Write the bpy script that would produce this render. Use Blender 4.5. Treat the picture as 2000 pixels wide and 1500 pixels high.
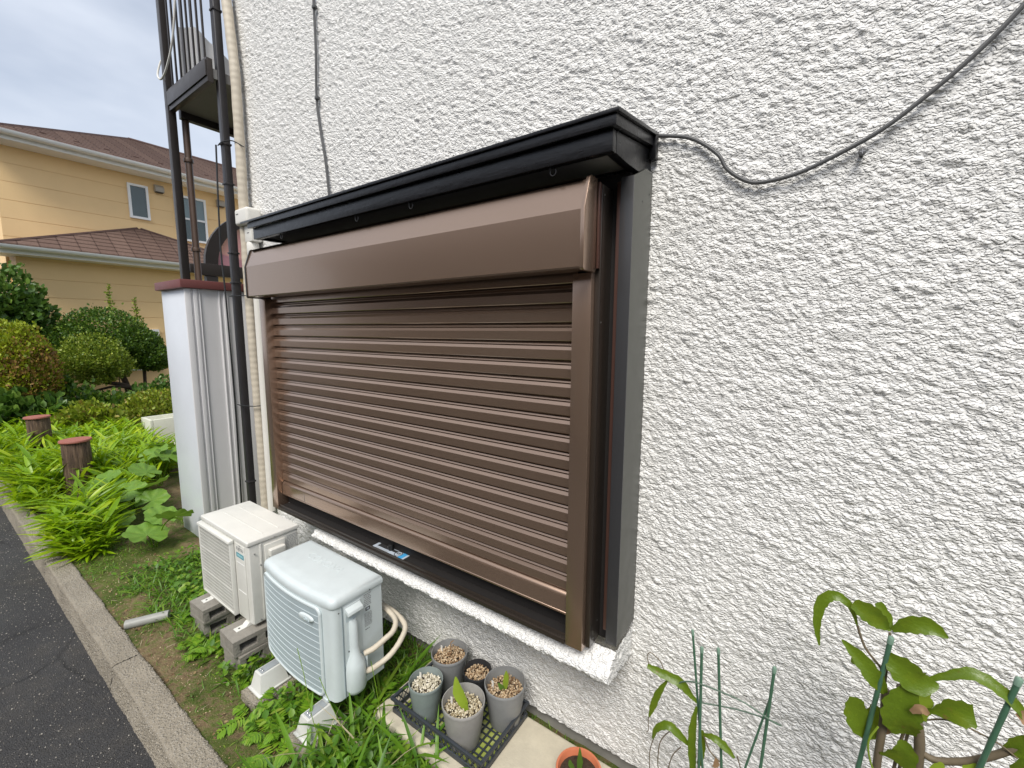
import bpy, bmesh, math, random
import numpy as np
from mathutils import Matrix, Vector

for o in list(bpy.data.objects):
    bpy.data.objects.remove(o)
scn = bpy.context.scene
COL = scn.collection
R = math.radians
rng = np.random.default_rng(11)
random.seed(5)

# ------------------------------------------------------------------ camera
cam_d = bpy.data.cameras.new('camera')
cam = bpy.data.objects.new('camera', cam_d)
COL.objects.link(cam)
cam_d.sensor_width = 36
cam_d.lens = 14.989
cam_d.clip_start = 0.02
cam_d.clip_end = 800
_p, _a, _r = R(7.116), R(55.148), R(.234)
_F = Vector((-math.cos(_a)*math.cos(_p), math.sin(_a)*math.cos(_p), -math.sin(_p)))
_R0 = Vector((math.sin(_a), math.cos(_a), 0))
_U0 = _R0.cross(_F)
_Rr = _R0*math.cos(_r)+_U0*math.sin(_r)
_Ur = _U0*math.cos(_r)-_R0*math.sin(_r)
cm = Matrix.Identity(4)
for i in range(3):
    cm[i][0] = _Rr[i]; cm[i][1] = _Ur[i]; cm[i][2] = -_F[i]
cm[0][3], cm[1][3], cm[2][3] = 0, -1.635, 1.95
cam.matrix_world = cm
scn.camera = cam

# ------------------------------------------------------------------ sky, sun, exposure
SUN_EL, SUN_AZ = R(52), R(157)          # azimuth clockwise from +y
world = bpy.data.worlds.new('World')
scn.world = world
world.use_nodes = True
wn, wl = world.node_tree.nodes, world.node_tree.links
wn.clear()
w_out = wn.new('ShaderNodeOutputWorld')
w_bg = wn.new('ShaderNodeBackground')
w_bg.inputs['Strength'].default_value = 0.085
w_sky = wn.new('ShaderNodeTexSky')
w_sky.sky_type = 'NISHITA'
w_sky.sun_disc = False
w_sky.sun_elevation = SUN_EL
w_sky.sun_rotation = SUN_AZ
w_sky.dust_density = 2.0
w_tc = wn.new('ShaderNodeTexCoord')
w_map = wn.new('ShaderNodeMapping')
w_map.inputs['Scale'].default_value = (1.0, 1.0, 2.6)
w_no = wn.new('ShaderNodeTexNoise')
w_no.inputs['Scale'].default_value = 2.1
w_no.inputs['Detail'].default_value = 5
w_no.inputs['Roughness'].default_value = .5
w_rmp = wn.new('ShaderNodeValToRGB')
w_rmp.color_ramp.elements[0].position = .36
w_rmp.color_ramp.elements[0].color = (.50, .50, .50, 1)
w_rmp.color_ramp.elements[1].position = .62
w_rmp.color_ramp.elements[1].color = (.93, .93, .93, 1)
w_mix = wn.new('ShaderNodeMixRGB')
w_mix.inputs['Color2'].default_value = (6.7, 7.2, 8.1, 1)
wl.new(w_tc.outputs['Generated'], w_map.inputs['Vector'])
wl.new(w_map.outputs['Vector'], w_no.inputs['Vector'])
wl.new(w_no.outputs['Fac'], w_rmp.inputs['Fac'])
wl.new(w_rmp.outputs['Color'], w_mix.inputs['Fac'])
wl.new(w_sky.outputs['Color'], w_mix.inputs['Color1'])
wl.new(w_mix.outputs['Color'], w_bg.inputs['Color'])
wl.new(w_bg.outputs['Background'], w_out.inputs['Surface'])

sun_d = bpy.data.lights.new('sun', 'SUN')
sun_d.energy = 2.4
sun_d.angle = R(28)
sun_d.color = (1, .96, .9)
sun = bpy.data.objects.new('sun', sun_d)
COL.objects.link(sun)
_sd = Vector((math.sin(SUN_AZ)*math.cos(SUN_EL), math.cos(SUN_AZ)*math.cos(SUN_EL), math.sin(SUN_EL)))
sun.rotation_euler = (-_sd).to_track_quat('-Z', 'Y').to_euler()
sun.location = (0, -6, 12)

scn.view_settings.view_transform = 'Standard'
scn.view_settings.look = 'None'
scn.view_settings.gamma = 1
scn.view_settings.use_curve_mapping = False
scn.view_settings.exposure = 0.62

# ------------------------------------------------------------------ materials
class NT:
    def __init__(s, m):
        s.m = m; s.n = m.node_tree.nodes; s.l = m.node_tree.links
        s.b = s.n.get('Principled BSDF'); s.o = s.n.get('Material Output')
    def new(s, t, **kw):
        nd = s.n.new('ShaderNode'+t)
        for k, v in kw.items():
            if k in nd.inputs.keys() if isinstance(k, str) else False:
                nd.inputs[k].default_value = v
            else:
                setattr(nd, k, v)
        return nd
    def link(s, a, b): s.l.new(a, b)
    def pos(s):
        g = s.n.get('GEO') or s.n.new('ShaderNodeNewGeometry'); g.name = 'GEO'
        return g.outputs['Position']
    def island(s):
        s.pos(); return s.n['GEO'].outputs['Random Per Island']
    def vec(s, scale=(1, 1, 1), obj=False):
        mp = s.n.new('ShaderNodeMapping'); mp.inputs['Scale'].default_value = scale
        if obj:
            tc = s.n.new('ShaderNodeTexCoord'); s.link(tc.outputs['Object'], mp.inputs['Vector'])
        else:
            s.link(s.pos(), mp.inputs['Vector'])
        return mp.outputs['Vector']
    def noise(s, scale, detail=3, rough=.55, vec=None, dist=0):
        t = s.n.new('ShaderNodeTexNoise')
        t.inputs['Scale'].default_value = scale; t.inputs['Detail'].default_value = detail
        t.inputs['Roughness'].default_value = rough; t.inputs['Distortion'].default_value = dist
        s.link(vec if vec else s.pos(), t.inputs['Vector'])
        return t.outputs['Fac']
    def vor(s, scale, feature='F1', vec=None, smooth=None, rand=1):
        t = s.n.new('ShaderNodeTexVoronoi'); t.feature = feature
        t.inputs['Scale'].default_value = scale
        t.inputs['Randomness'].default_value = rand
        if smooth is not None and 'Smoothness' in t.inputs.keys():
            t.inputs['Smoothness'].default_value = smooth
        s.link(vec if vec else s.pos(), t.inputs['Vector'])
        return t
    def ramp(s, fac, stops, interp='LINEAR'):
        r = s.n.new('ShaderNodeValToRGB'); cr = r.color_ramp; cr.interpolation = interp
        while len(cr.elements) < len(stops): cr.elements.new(.5)
        for e, (p, c) in zip(cr.elements, stops):
            e.position = p
            e.color = (c, c, c, 1) if isinstance(c, (int, float)) else (*c, 1)
        s.link(fac, r.inputs['Fac'])
        return r.outputs['Color']
    def math(s, op, a, b=None, c=None, clamp=False):
        m = s.n.new('ShaderNodeMath'); m.operation = op; m.use_clamp = clamp
        for i, v in enumerate((a, b, c)):
            if v is None: continue
            if isinstance(v, (int, float)): m.inputs[i].default_value = v
            else: s.link(v, m.inputs[i])
        return m.outputs[0]
    def mix(s, fac, a, b, mode='MIX'):
        m = s.n.new('ShaderNodeMixRGB'); m.blend_type = mode
        for i, v in zip(('Fac', 'Color1', 'Color2'), (fac, a, b)):
            if isinstance(v, (int, float)): m.inputs[i].default_value = v
            elif isinstance(v, tuple): m.inputs[i].default_value = (*v, 1)
            else: s.link(v, m.inputs[i])
        return m.outputs['Color']
    def color(s, c):
        if isinstance(c, tuple): s.b.inputs['Base Color'].default_value = (*c, 1)
        else: s.link(c, s.b.inputs['Base Color'])
    def rough(s, r):
        if isinstance(r, (int, float)): s.b.inputs['Roughness'].default_value = r
        else: s.link(r, s.b.inputs['Roughness'])
    def bump(s, h, dist=.002, strength=1):
        b = s.n.new('ShaderNodeBump'); b.inputs['Distance'].default_value = dist
        b.inputs['Strength'].default_value = strength
        s.link(h, b.inputs['Height']); s.link(b.outputs['Normal'], s.b.inputs['Normal'])
    def disp(s, h, scale, mid=0.5):
        d = s.n.new('ShaderNodeDisplacement'); d.inputs['Scale'].default_value = scale
        d.inputs['Midlevel'].default_value = mid
        s.link(h, d.inputs['Height']); s.link(d.outputs['Displacement'], s.o.inputs['Displacement'])
        s.m.displacement_method = 'BOTH'

def mat(name):
    m = bpy.data.materials.new(name); m.use_nodes = True
    return NT(m)

MAT = {}
def simple(name, col, rough=.5, metal=0, var=.12, vscale=6, grime=0, bump=0, bscale=120, spec=.5):
    """plain surface with slow colour variation, fine relief and optional grime"""
    t = mat(name)
    n = t.noise(vscale, 5, .6)
    c = t.mix(n, tuple(x*(1-var) for x in col), tuple(min(1, x*(1+var)) for x in col))
    if grime:
        g = t.ramp(t.noise(vscale*.7, 8, .7), [(.45, 0), (.75, 1)])
        c = t.mix(t.math('MULTIPLY', g, grime), c, tuple(x*.45+.02 for x in col))
    t.color(c)
    rn = t.noise(vscale*3, 4)
    t.rough(t.math('ADD', t.math('MULTIPLY', rn, .2), rough-.1))
    t.b.inputs['Metallic'].default_value = metal
    t.b.inputs['Specular IOR Level'].default_value = spec
    if bump: t.bump(t.noise(bscale, 4, .6), bump)
    MAT[name] = t.m
    return t

def stucco(name, base=(.85, .84, .81)):
    t = mat(name)
    def warp(scale, amp, src):
        nz = t.n.new('ShaderNodeTexNoise'); nz.inputs['Scale'].default_value = scale; nz.inputs['Detail'].default_value = 2
        t.link(t.pos(), nz.inputs['Vector'])
        sc = t.new('VectorMath', operation='SCALE'); sc.inputs['Scale'].default_value = amp
        t.link(nz.outputs['Color'], sc.inputs[0])
        ad = t.new('VectorMath', operation='ADD'); t.link(src, ad.inputs[0]); t.link(sc.outputs[0], ad.inputs[1])
        return ad.outputs[0]
    w = warp(55, .012, warp(16, .016, t.pos()))
    mp = t.n.new('ShaderNodeMapping'); mp.inputs['Scale'].default_value = (.8, 1, 1.3)
    mp.inputs['Rotation'].default_value = (0, R(-14), 0)
    t.link(w, mp.inputs['Vector']); w = mp.outputs['Vector']
    lump = t.ramp(t.vor(26, 'F1', w).outputs['Distance'], [(.0, 1), (.22, .86), (.66, 0)], 'EASE')
    sel = t.ramp(t.noise(9, 2), [(.38, .1), (.60, 1)])
    lump = t.math('MULTIPLY', lump, sel)
    mid = t.ramp(t.vor(64, 'F1', w).outputs['Distance'], [(0, 1), (.25, .85), (.85, 0)], 'EASE')
    h = t.math('MULTIPLY', lump, .46)
    for s_, k in ((mid, .50), (t.noise(120, 2, .6), .22), (t.noise(26, 2, .5), .10)):
        h = t.math('ADD', h, t.math('MULTIPLY', s_, k))
    t.disp(h, .0135, .75)
    t.m.displacement_method = 'DISPLACEMENT'
    small = t.ramp(t.vor(118, 'F1', mp2(t)).outputs['Distance'], [(.0, 1), (.3, .82), (.75, 0)], 'EASE')
    t.bump(t.math('ADD', small, t.math('MULTIPLY', t.noise(260, 2, .6), .5)), .0040)
    c = t.mix(t.noise(1.7, 3, .6), tuple(x*.94 for x in base), base)
    t.color(c); t.rough(.66); t.b.inputs['Specular IOR Level'].default_value = .35
    MAT[name] = t.m
def mp2(t):
    mp = t.n.new('ShaderNodeMapping'); mp.inputs['Scale'].default_value = (.75, 1, 1.25)
    mp.inputs['Rotation'].default_value = (0, R(-14), 0)
    nz = t.n.new('ShaderNodeTexNoise'); nz.inputs['Scale'].default_value = 60; nz.inputs['Detail'].default_value = 1
    t.link(t.pos(), nz.inputs['Vector'])
    sc = t.new('VectorMath', operation='SCALE'); sc.inputs['Scale'].default_value = .016
    t.link(nz.outputs['Color'], sc.inputs[0])
    ad = t.new('VectorMath', operation='ADD'); t.link(t.pos(), ad.inputs[0]); t.link(sc.outputs[0], ad.inputs[1])
    t.link(ad.outputs[0], mp.inputs['Vector'])
    return mp.outputs['Vector']
stucco('stucco')

def leafmat(name, c1, c2, c3=None, rough=.45, trans=.25, tcol=None, vein=False):
    t = mat(name)
    isl = t.island()
    stops = [(0, c1), (1, c2)] if c3 is None else [(0, c1), (.72, c2), (1, c3)]
    c = t.ramp(isl, stops)
    c = t.mix(t.math('MULTIPLY', t.noise(14, 3), .35), c, tuple(x*.55 for x in c1))
    if vein:
        c = t.mix(t.math('MULTIPLY', t.ramp(t.noise(90, 2), [(.6, 0), (.75, 1)]), .3), c, tuple(min(1, x*1.5) for x in c2))
        c = t.mix(t.math('MULTIPLY', t.ramp(t.noise(22, 3, .6), [(.52, 0), (.72, 1)]), .28), c, (c2[0]*1.7, c2[1]*1.25, c2[2]*1.2))
        c = t.mix(t.math('MULTIPLY', t.ramp(t.noise(47, 3, .7), [(.66, 0), (.70, 1)]), .6), c, (.16, .085, .03))
        t.bump(t.noise(70, 4, .6), .002)
    t.color(c); t.rough(rough)
    tr = t.n.new('ShaderNodeBsdfTranslucent')
    t.link(t.mix(.5, c, tcol or tuple(min(1, x*1.6) for x in c2)), tr.inputs['Color'])
    mx = t.n.new('ShaderNodeMixShader'); mx.inputs['Fac'].default_value = trans
    t.link(t.b.outputs[0], mx.inputs[1]); t.link(tr.outputs[0], mx.inputs[2])
    t.link(mx.outputs[0], t.o.inputs['Surface'])
    MAT[name] = t.m

# ------------------------------------------------------------------ mesh helpers
class MB:
    def __init__(s): s.v = []; s.f = []
    def add(s, vs, fs):
        n = len(s.v); s.v += [tuple(map(float, p)) for p in vs]
        s.f += [tuple(i+n for i in f) for f in fs]; return s
    def box(s, x0, x1, y0, y1, z0, z1):
        return s.add([(x0, y0, z0), (x1, y0, z0), (x1, y1, z0), (x0, y1, z0), (x0, y0, z1), (x1, y0, z1), (x1, y1, z1), (x0, y1, z1)],
                     [(0, 3, 2, 1), (4, 5, 6, 7), (0, 1, 5, 4), (1, 2, 6, 5), (2, 3, 7, 6), (3, 0, 4, 7)])
    def prism(s, poly, axis, a, b):
        """poly: 2d loop, extruded along axis 'x' (poly=(y,z)), 'y' (x,z) or 'z' (x,y)"""
        def mk(p, t):
            return {'x': (t, p[0], p[1]), 'y': (p[0], t, p[1]), 'z': (p[0], p[1], t)}[axis]
        n = len(poly)
        ar = sum(poly[i][0]*poly[(i+1) % n][1]-poly[(i+1) % n][0]*poly[i][1] for i in range(n))
        flip = (ar < 0) ^ (axis == 'y')
        P = poly[::-1] if flip else poly
        vs = [mk(p, a) for p in P]+[mk(p, b) for p in P]
        fs = [tuple(range(n-1, -1, -1)), tuple(range(n, 2*n))]
        fs += [(i, (i+1) % n, n+(i+1) % n, n+i) for i in range(n)]
        return s.add(vs, fs)
    def tube(s, path, r, seg=8, caps=True, flat=1.0):
        P = [Vector(p) for p in path]; n = len(P)
        rs = r if isinstance(r, (list, tuple)) else [r]*n
        vs = []; up = None
        for i, p in enumerate(P):
            t = (P[min(i+1, n-1)]-P[max(i-1, 0)])
            if t.length < 1e-9: t = Vector((0, 0, 1))
            t.normalize()
            if up is None:
                up = Vector((0, 0, 1)) if abs(t.z) < .9 else Vector((0, 1, 0))
            a = t.cross(up)
            if a.length < 1e-5: a = t.orthogonal()
            a.normalize(); b = a.cross(t).normalized(); up = b
            for k in range(seg):
                an = 2*math.pi*k/seg
                vs.append(p+a*math.cos(an)*rs[i]+b*math.sin(an)*rs[i]*flat)
        fs = []
        for i in range(n-1):
            for k in range(seg):
                k2 = (k+1) % seg
                fs.append((i*seg+k, i*seg+k2, (i+1)*seg+k2, (i+1)*seg+k))
        if caps:
            fs.append(tuple(range(seg-1, -1, -1))); fs.append(tuple((n-1)*seg+k for k in range(seg)))
        return s.add(vs, fs)
    def lathe(s, prof, c=(0, 0, 0), seg=24, close=True):
        n = len(prof); vs = []
        for (r, z) in prof:
            for k in range(seg):
                a = 2*math.pi*k/seg
                vs.append((c[0]+r*math.cos(a), c[1]+r*math.sin(a), c[2]+z))
        fs = []
        for i in range(n-1):
            for k in range(seg):
                k2 = (k+1) % seg
                fs.append((i*seg+k, i*seg+k2, (i+1)*seg+k2, (i+1)*seg+k))
        if close:
            fs.append(tuple(range(seg-1, -1, -1))); fs.append(tuple((n-1)*seg+k for k in range(seg)))
        return s.add(vs, fs)

OFF = {}
def tag(o, label=None, cat=None, group=None, kind=None):
    if label: o['label'] = label
    if cat: o['category'] = cat
    if group: o['group'] = group
    if kind: o['kind'] = kind
    return o

def thing(name, label, cat, loc=(0, 0, 0), group=None):
    o = bpy.data.objects.new(name, None); COL.objects.link(o)
    o.empty_display_size = .1
    o.location = loc; OFF[o.name] = Vector(loc)
    return tag(o, label, cat, group)

def link(name, me, parent=None, m=None):
    o = bpy.data.objects.new(name, me); COL.objects.link(o)
    if m: 
        if len(me.materials) == 0: me.materials.append(MAT[m])
    if parent is not None:
        o.parent = parent; OFF[o.name] = OFF[parent.name]
    else:
        OFF[o.name] = Vector((0, 0, 0))
    return o

def meshdata(name, mb, m, bevel=0, smooth=35, seg=2, off=Vector((0, 0, 0))):
    me = bpy.data.meshes.new(name)
    me.from_pydata([(x-off[0], y-off[1], z-off[2]) for x, y, z in mb.v], [], mb.f)
    if bevel:
        bm = bmesh.new(); bm.from_mesh(me)
        es = [e for e in bm.edges if len(e.link_faces) == 2 and e.calc_face_angle(0) > R(30)]
        bmesh.ops.bevel(bm, geom=es, offset=bevel, segments=seg, profile=.6, affect='EDGES', clamp_overlap=True)
        bm.to_mesh(me); bm.free()
    if smooth:
        me.shade_smooth(); me.set_sharp_from_angle(angle=R(smooth))
    me.materials.append(MAT[m])
    me.update()
    return me

def obj(name, mb, m, parent=None, bevel=0, smooth=35, seg=2, local=False):
    """one mesh object; vertices are in world space unless local"""
    off = Vector((0, 0, 0)) if (parent is None or local) else OFF[parent.name]
    return link(name, meshdata(name, mb, m, bevel, smooth, seg, off), parent)

def npmesh(name, V, F, m, smooth=True):
    """V (n,3), F (m,k) numpy"""
    me = bpy.data.meshes.new(name)
    V = np.asarray(V, np.float32); F = np.asarray(F, np.int32)
    me.vertices.add(len(V)); me.vertices.foreach_set('co', V.ravel())
    k = F.shape[1]
    me.loops.add(F.size); me.loops.foreach_set('vertex_index', F.ravel())
    me.polygons.add(len(F))
    me.polygons.foreach_set('loop_start', np.arange(0, F.size, k, dtype=np.int32))
    me.polygons.foreach_set('loop_total', np.full(len(F), k, np.int32))
    me.update(calc_edges=True); me.validate()
    if smooth: me.shade_smooth()
    me.materials.append(MAT[m])
    return me

def scatter(TV, TF, pos, rot, scale):
    """template verts (n,3) faces (f,k); pos (m,3); rot (m,3,3); scale (m,) or (m,3)"""
    TV = np.asarray(TV, float); TF = np.asarray(TF, int)
    m = len(pos); n = len(TV)
    scale = np.asarray(scale, float)
    if scale.ndim == 1: scale = np.repeat(scale[:, None], 3, 1)
    P = TV[None]*scale[:, None, :]
    P = np.einsum('mij,mnj->mni', rot, P)+np.asarray(pos)[:, None, :]
    F = TF[None]+(np.arange(m)*n)[:, None, None]
    return P.reshape(-1, 3), F.reshape(-1, TF.shape[1])

def rotz(a):
    c, s = np.cos(a), np.sin(a); z = np.zeros_like(a); o = np.ones_like(a)
    return np.stack([np.stack([c, -s, z], -1), np.stack([s, c, z], -1), np.stack([z, z, o], -1)], -2)
def rotx(a):
    c, s = np.cos(a), np.sin(a); z = np.zeros_like(a); o = np.ones_like(a)
    return np.stack([np.stack([o, z, z], -1), np.stack([z, c, -s], -1), np.stack([z, s, c], -1)], -2)
def roty(a):
    c, s = np.cos(a), np.sin(a); z = np.zeros_like(a); o = np.ones_like(a)
    return np.stack([np.stack([c, z, s], -1), np.stack([z, o, z], -1), np.stack([-s, z, c], -1)], -2)
def randrot(n, g=rng):
    return rotz(g.uniform(0, 6.28, n)) @ rotx(g.uniform(0, 6.28, n)) @ rotz(g.uniform(0, 6.28, n))

def copy_tree(o, parent=None):
    c = o.copy(); COL.objects.link(c); c.parent = parent
    for ch in o.children: copy_tree(ch, c)
    return c

_vn = np.random.default_rng(3).uniform(-1, 1, (256, 256))
def vnoise(x, y, s):
    x = np.asarray(x)*s+100.; y = np.asarray(y)*s+100.
    xi = np.floor(x).astype(int); yi = np.floor(y).astype(int)
    fx = x-xi; fy = y-yi; fx = fx*fx*(3-2*fx); fy = fy*fy*(3-2*fy)
    g = lambda a, b: _vn[a % 256, b % 256]
    return (g(xi, yi)*(1-fx)+g(xi+1, yi)*fx)*(1-fy)+(g(xi, yi+1)*(1-fx)+g(xi+1, yi+1)*fx)*fy

def gridfaces(nu, nv):
    i = np.arange(nu-1)[:, None]; j = np.arange(nv-1)[None]
    a = i*nv+j
    return np.stack([a, a+1, a+nv+1, a+nv], -1).reshape(-1, 4)

def text_mesh(body, size, m, extrude=.0006, bold=0):
    cu = bpy.data.curves.new('lettering', 'FONT'); cu.body = body; cu.size = size
    cu.extrude = extrude; cu.align_x = 'CENTER'; cu.align_y = 'CENTER'; cu.offset = bold
    cu.resolution_u = 3
    o = bpy.data.objects.new('lettering', cu); COL.objects.link(o)
    bpy.context.view_layer.update()
    me = bpy.data.meshes.new_from_object(o.evaluated_get(bpy.context.evaluated_depsgraph_get()))
    bpy.data.objects.remove(o); bpy.data.curves.remove(cu)
    me.materials.clear(); me.materials.append(MAT[m])
    return me
def spline(pts, n=8):
    P = [Vector(p) for p in pts]; out = []
    for i in range(len(P)-1):
        p0, p1, p2, p3 = P[max(i-1, 0)], P[i], P[i+1], P[min(i+2, len(P)-1)]
        for k in range(n):
            t = k/n
            out.append(.5*((2*p1)+(p2-p0)*t+(2*p0-5*p1+4*p2-p3)*t*t+(3*p1-p0-3*p2+p3)*t**3))
    out.append(P[-1]); return out
# ------------------------------------------------------------------ material table
def shutter_brown(name, col, rough=.38, metal=.3, coat=1.0):
    t = mat(name)
    c = t.mix(t.noise(1.6, 2), tuple(x*.94 for x in col), tuple(x*1.06 for x in col))
    t.color(c)
    t.rough(rough)
    t.b.inputs['Metallic'].default_value = metal
    t.b.inputs['Coat Weight'].default_value = coat; t.b.inputs['Coat Roughness'].default_value = .12
    MAT[name] = t.m
shutter_brown('shutter_brown', (.365, .252, .182), .27, .80, .5)
shutter_brown('frame_brown', (.032, .024, .018), .42, .2, .5)
shutter_brown('red_brown_trim', (.10, .048, .036), .4, .3, .5)
shutter_brown('charcoal_panel', (.040, .040, .042), .42, .1, .3)
simple('dark_inside', (.012, .010, .009), .7, var=.2)
simple('olive_panel', (.105, .106, .092), .5, var=.08)
t = simple('black_timber', (.0075, .0075, .0085), .30, var=.25, vscale=11, spec=.4)
t.bump(t.math('ADD', t.noise(60, 4, .6, vec=t.vec((.12, 1, 1))), t.math('MULTIPLY', t.vor(45, 'F1').outputs['Distance'], .3)), .0010)
simple('soffit_board', (.20, .195, .185), .7, var=.1)
simple('white_metal_panel', (.70, .73, .78), .35, var=.05, vscale=3, grime=.10)
simple('grey_metal_panel', (.76, .75, .75), .4, var=.05, vscale=3)
simple('cap_red_brown', (.17, .055, .050), .5, var=.15, bump=.0004)
simple('dark_bronze', (.040, .033, .030), .38, metal=.2, var=.15)
simple('dark_pipe', (.030, .028, .030), .38, var=.2)
simple('brown_pipe', (.115, .075, .055), .4, var=.15)
t = simple('beige_tape', (.56, .50, .40), .6, var=.12, vscale=9, grime=.25)
wv = t.n.new('ShaderNodeTexWave'); wv.bands_direction = 'Z'; wv.inputs['Scale'].default_value = 6.5; wv.inputs['Distortion'].default_value = 3
wv.inputs['Detail Scale'].default_value = .6
t.link(t.pos(), wv.inputs['Vector']); t.bump(wv.outputs['Fac'], .0012)
simple('white_plastic', (.74, .72, .66), .4, var=.06)
simple('grey_cable', (.085, .085, .085), .55, var=.1)
simple('black_cable', (.012, .012, .012), .5)
simple('steel', (.5, .5, .5), .3, metal=.9)
t = simple('kerb_concrete', (.30, .275, .235), .85, var=.3, vscale=14, grime=.45)
v = t.vor(95, 'F1')
t.color(t.mix(t.ramp(v.outputs['Distance'], [(.15, .75), (.5, 0)]), t.mix(t.noise(3.2, 8, .72), (.13, .11, .08), (.40, .355, .28)), t.ramp(v.outputs['Color'], [(0, (.16, .14, .12)), (1, (.50, .47, .41))])))
t.disp(t.math('ADD', t.math('MULTIPLY', t.ramp(v.outputs['Distance'], [(.1, 1), (.6, 0)]), .5), t.noise(30, 6, .7)), .010, .7)
simple('concrete_block', (.27, .25, .215), .9, var=.25, vscale=20, grime=.4, bump=.004, bscale=90)
simple('foundation', (.26, .25, .225), .85, var=.2, vscale=8, grime=.5, bump=.002, bscale=60)
t = mat('asphalt'); MAT['asphalt'] = t.m
v = t.vor(150, 'F1'); v2 = t.vor(420, 'F1')
ch = t.new('SeparateColor'); t.link(v.outputs['Color'], ch.inputs[0])
base = t.mix(t.noise(1.3, 6, .65), (.030, .030, .033), (.062, .060, .058))
base = t.mix(t.ramp(t.noise(4, 5, .7), [(.5, 0), (.75, .6)]), base, (.095, .085, .072))
spk = t.math('MULTIPLY', t.ramp(ch.outputs[0], [(.80, 0), (.86, 1)]), t.ramp(v.outputs['Distance'], [(.18, 1), (.36, 0)]))
ck = t.n.new('ShaderNodeTexVoronoi'); ck.feature = 'DISTANCE_TO_EDGE'; ck.inputs['Scale'].default_value = 1.1
nzv = t.n.new('ShaderNodeTexNoise'); nzv.inputs['Scale'].default_value = 6; nzv.inputs['Detail'].default_value = 4; t.link(t.pos(), nzv.inputs['Vector'])
mxv = t.n.new('ShaderNodeMixRGB'); mxv.inputs['Fac'].default_value = .10; t.link(t.pos(), mxv.inputs['Color1']); t.link(nzv.outputs['Color'], mxv.inputs['Color2']); t.link(mxv.outputs['Color'], ck.inputs['Vector'])
base = t.mix(t.math('MULTIPLY', t.ramp(ck.outputs['Distance'], [(.004, .8), (.010, 0)]), t.ramp(t.noise(.9, 2), [(.45, 0), (.6, 1)])), base, (.012, .012, .012))
base = t.mix(spk, base, t.mix(ch.outputs[1], (.15, .13, .11), (.42, .40, .36)))
t.color(base); t.rough(t.ramp(t.noise(2.2, 5), [(.3, .5), (.7, .85)]))
h = t.math('ADD', t.ramp(v.outputs['Distance'], [(.05, 1), (.6, 0)]), t.math('MULTIPLY', v2.outputs['Distance'], .5))
t.bump(h, .007)
t = mat('soil'); MAT['soil'] = t.m
n1 = t.noise(3.1, 8, .68); n2 = t.noise(22, 7, .7); n3 = t.noise(1.9, 5, .6, dist=.6)
c = t.ramp(n2, [(.28, (.085, .060, .032)), (.5, (.215, .155, .085)), (.72, (.34, .265, .165))])
moss = t.ramp(t.math('ADD', n3, t.math('MULTIPLY', t.math('SUBTRACT', n2, .5), .9)), [(.41, 0), (.55, 1)])
c = t.mix(moss, c, t.ramp(n1, [(.3, (.045, .070, .012)), (.7, (.13, .16, .035))]))
v = t.vor(120, 'F1')
c = t.mix(t.math('MULTIPLY', t.ramp(v.outputs['Distance'], [(.1, .5), (.35, 0)]), n1), c, (.42, .36, .26))
t.color(c); t.rough(.95); t.b.inputs['Specular IOR Level'].default_value = .2
t.bump(t.math('ADD', n2, t.math('MULTIPLY', t.noise(120, 5, .7), .6)), .016)
simple('ac_ivory', (.68, .675, .625), .42, var=.06, vscale=7, grime=.22)
simple('ac_ivory_shaded', (.36, .35, .31), .6, var=.1)  # ivory darkened to paint the shade under the side handle
simple('ac_fin_beige', (.30, .29, .255), .6, var=.15, vscale=30)
simple('ac_pale_blue', (.58, .64, .645), .4, var=.06, vscale=7, grime=.18)
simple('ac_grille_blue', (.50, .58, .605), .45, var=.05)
simple('ac_fin_blue', (.20, .25, .27), .6, var=.15, vscale=30)
simple('logo_grey', (.22, .225, .22), .4)
simple('badge_teal', (.045, .27, .33), .4)
simple('badge_pale', (.30, .55, .60), .4)
simple('print_grey', (.30, .31, .31), .6, var=.2)
simple('print_black', (.03, .03, .03), .5)
simple('sticker_silver', (.45, .50, .56), .35)
simple('sticker_blue', (.06, .33, .62), .35)
simple('foot_white', (.60, .60, .56), .5, var=.08, grime=.3)
simple('foot_plate', (.28, .30, .31), .45)
simple('pvc_grey', (.31, .31, .285), .5, var=.1, grime=.35, vscale=20)
simple('pot_grey', (.235, .240, .240), .5, var=.14, vscale=16, grime=.3)
simple('pot_grey_pale', (.315, .305, .290), .5, var=.12, vscale=16, grime=.3)
simple('pot_grey_green', (.225, .265, .255), .5, var=.16, vscale=16, grime=.3)
simple('pot_black', (.030, .031, .034), .45, var=.2)
simple('terracotta', (.55, .175, .085), .5, var=.08)
simple('tray_black', (.034, .040, .048), .42, var=.2, vscale=20)
simple('potting_soil', (.05, .032, .018), .95, var=.4, vscale=40, bump=.006, bscale=150)
t = simple('slab_cream', (.52, .47, .36), .75, var=.16, vscale=10, grime=.35, bump=.0015, bscale=80)
simple('stone_cream', (.42, .37, .27), .8, var=.25, vscale=10, grime=.5, bump=.004, bscale=40)
def gravel(name, a, b, c):
    t = mat(name); t.color(t.ramp(t.island(), [(0, a), (.5, b), (1, c)])); t.rough(.8); MAT[name] = t.m
gravel('gravel_white', (.34, .30, .20), (.60, .55, .42), (.74, .69, .58))
gravel('gravel_brown', (.16, .085, .04), (.40, .28, .16), (.60, .48, .33))
gravel('gravel_mixed', (.24, .18, .09), (.50, .43, .29), (.68, .62, .48))
simple('cane_green', (.058, .135, .082), .42, var=.2, vscale=30)
simple('cane_cap', (.17, .27, .20), .45)
simple('wire_green', (.09, .14, .10), .45)
simple('stem_brown', (.135, .105, .065), .7, var=.3, vscale=40)
leafmat('leaf_ginger', (.15, .30, .006), (.33, .52, .010), (.52, .64, .020), .36, .35, (.50, .68, .02))
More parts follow.
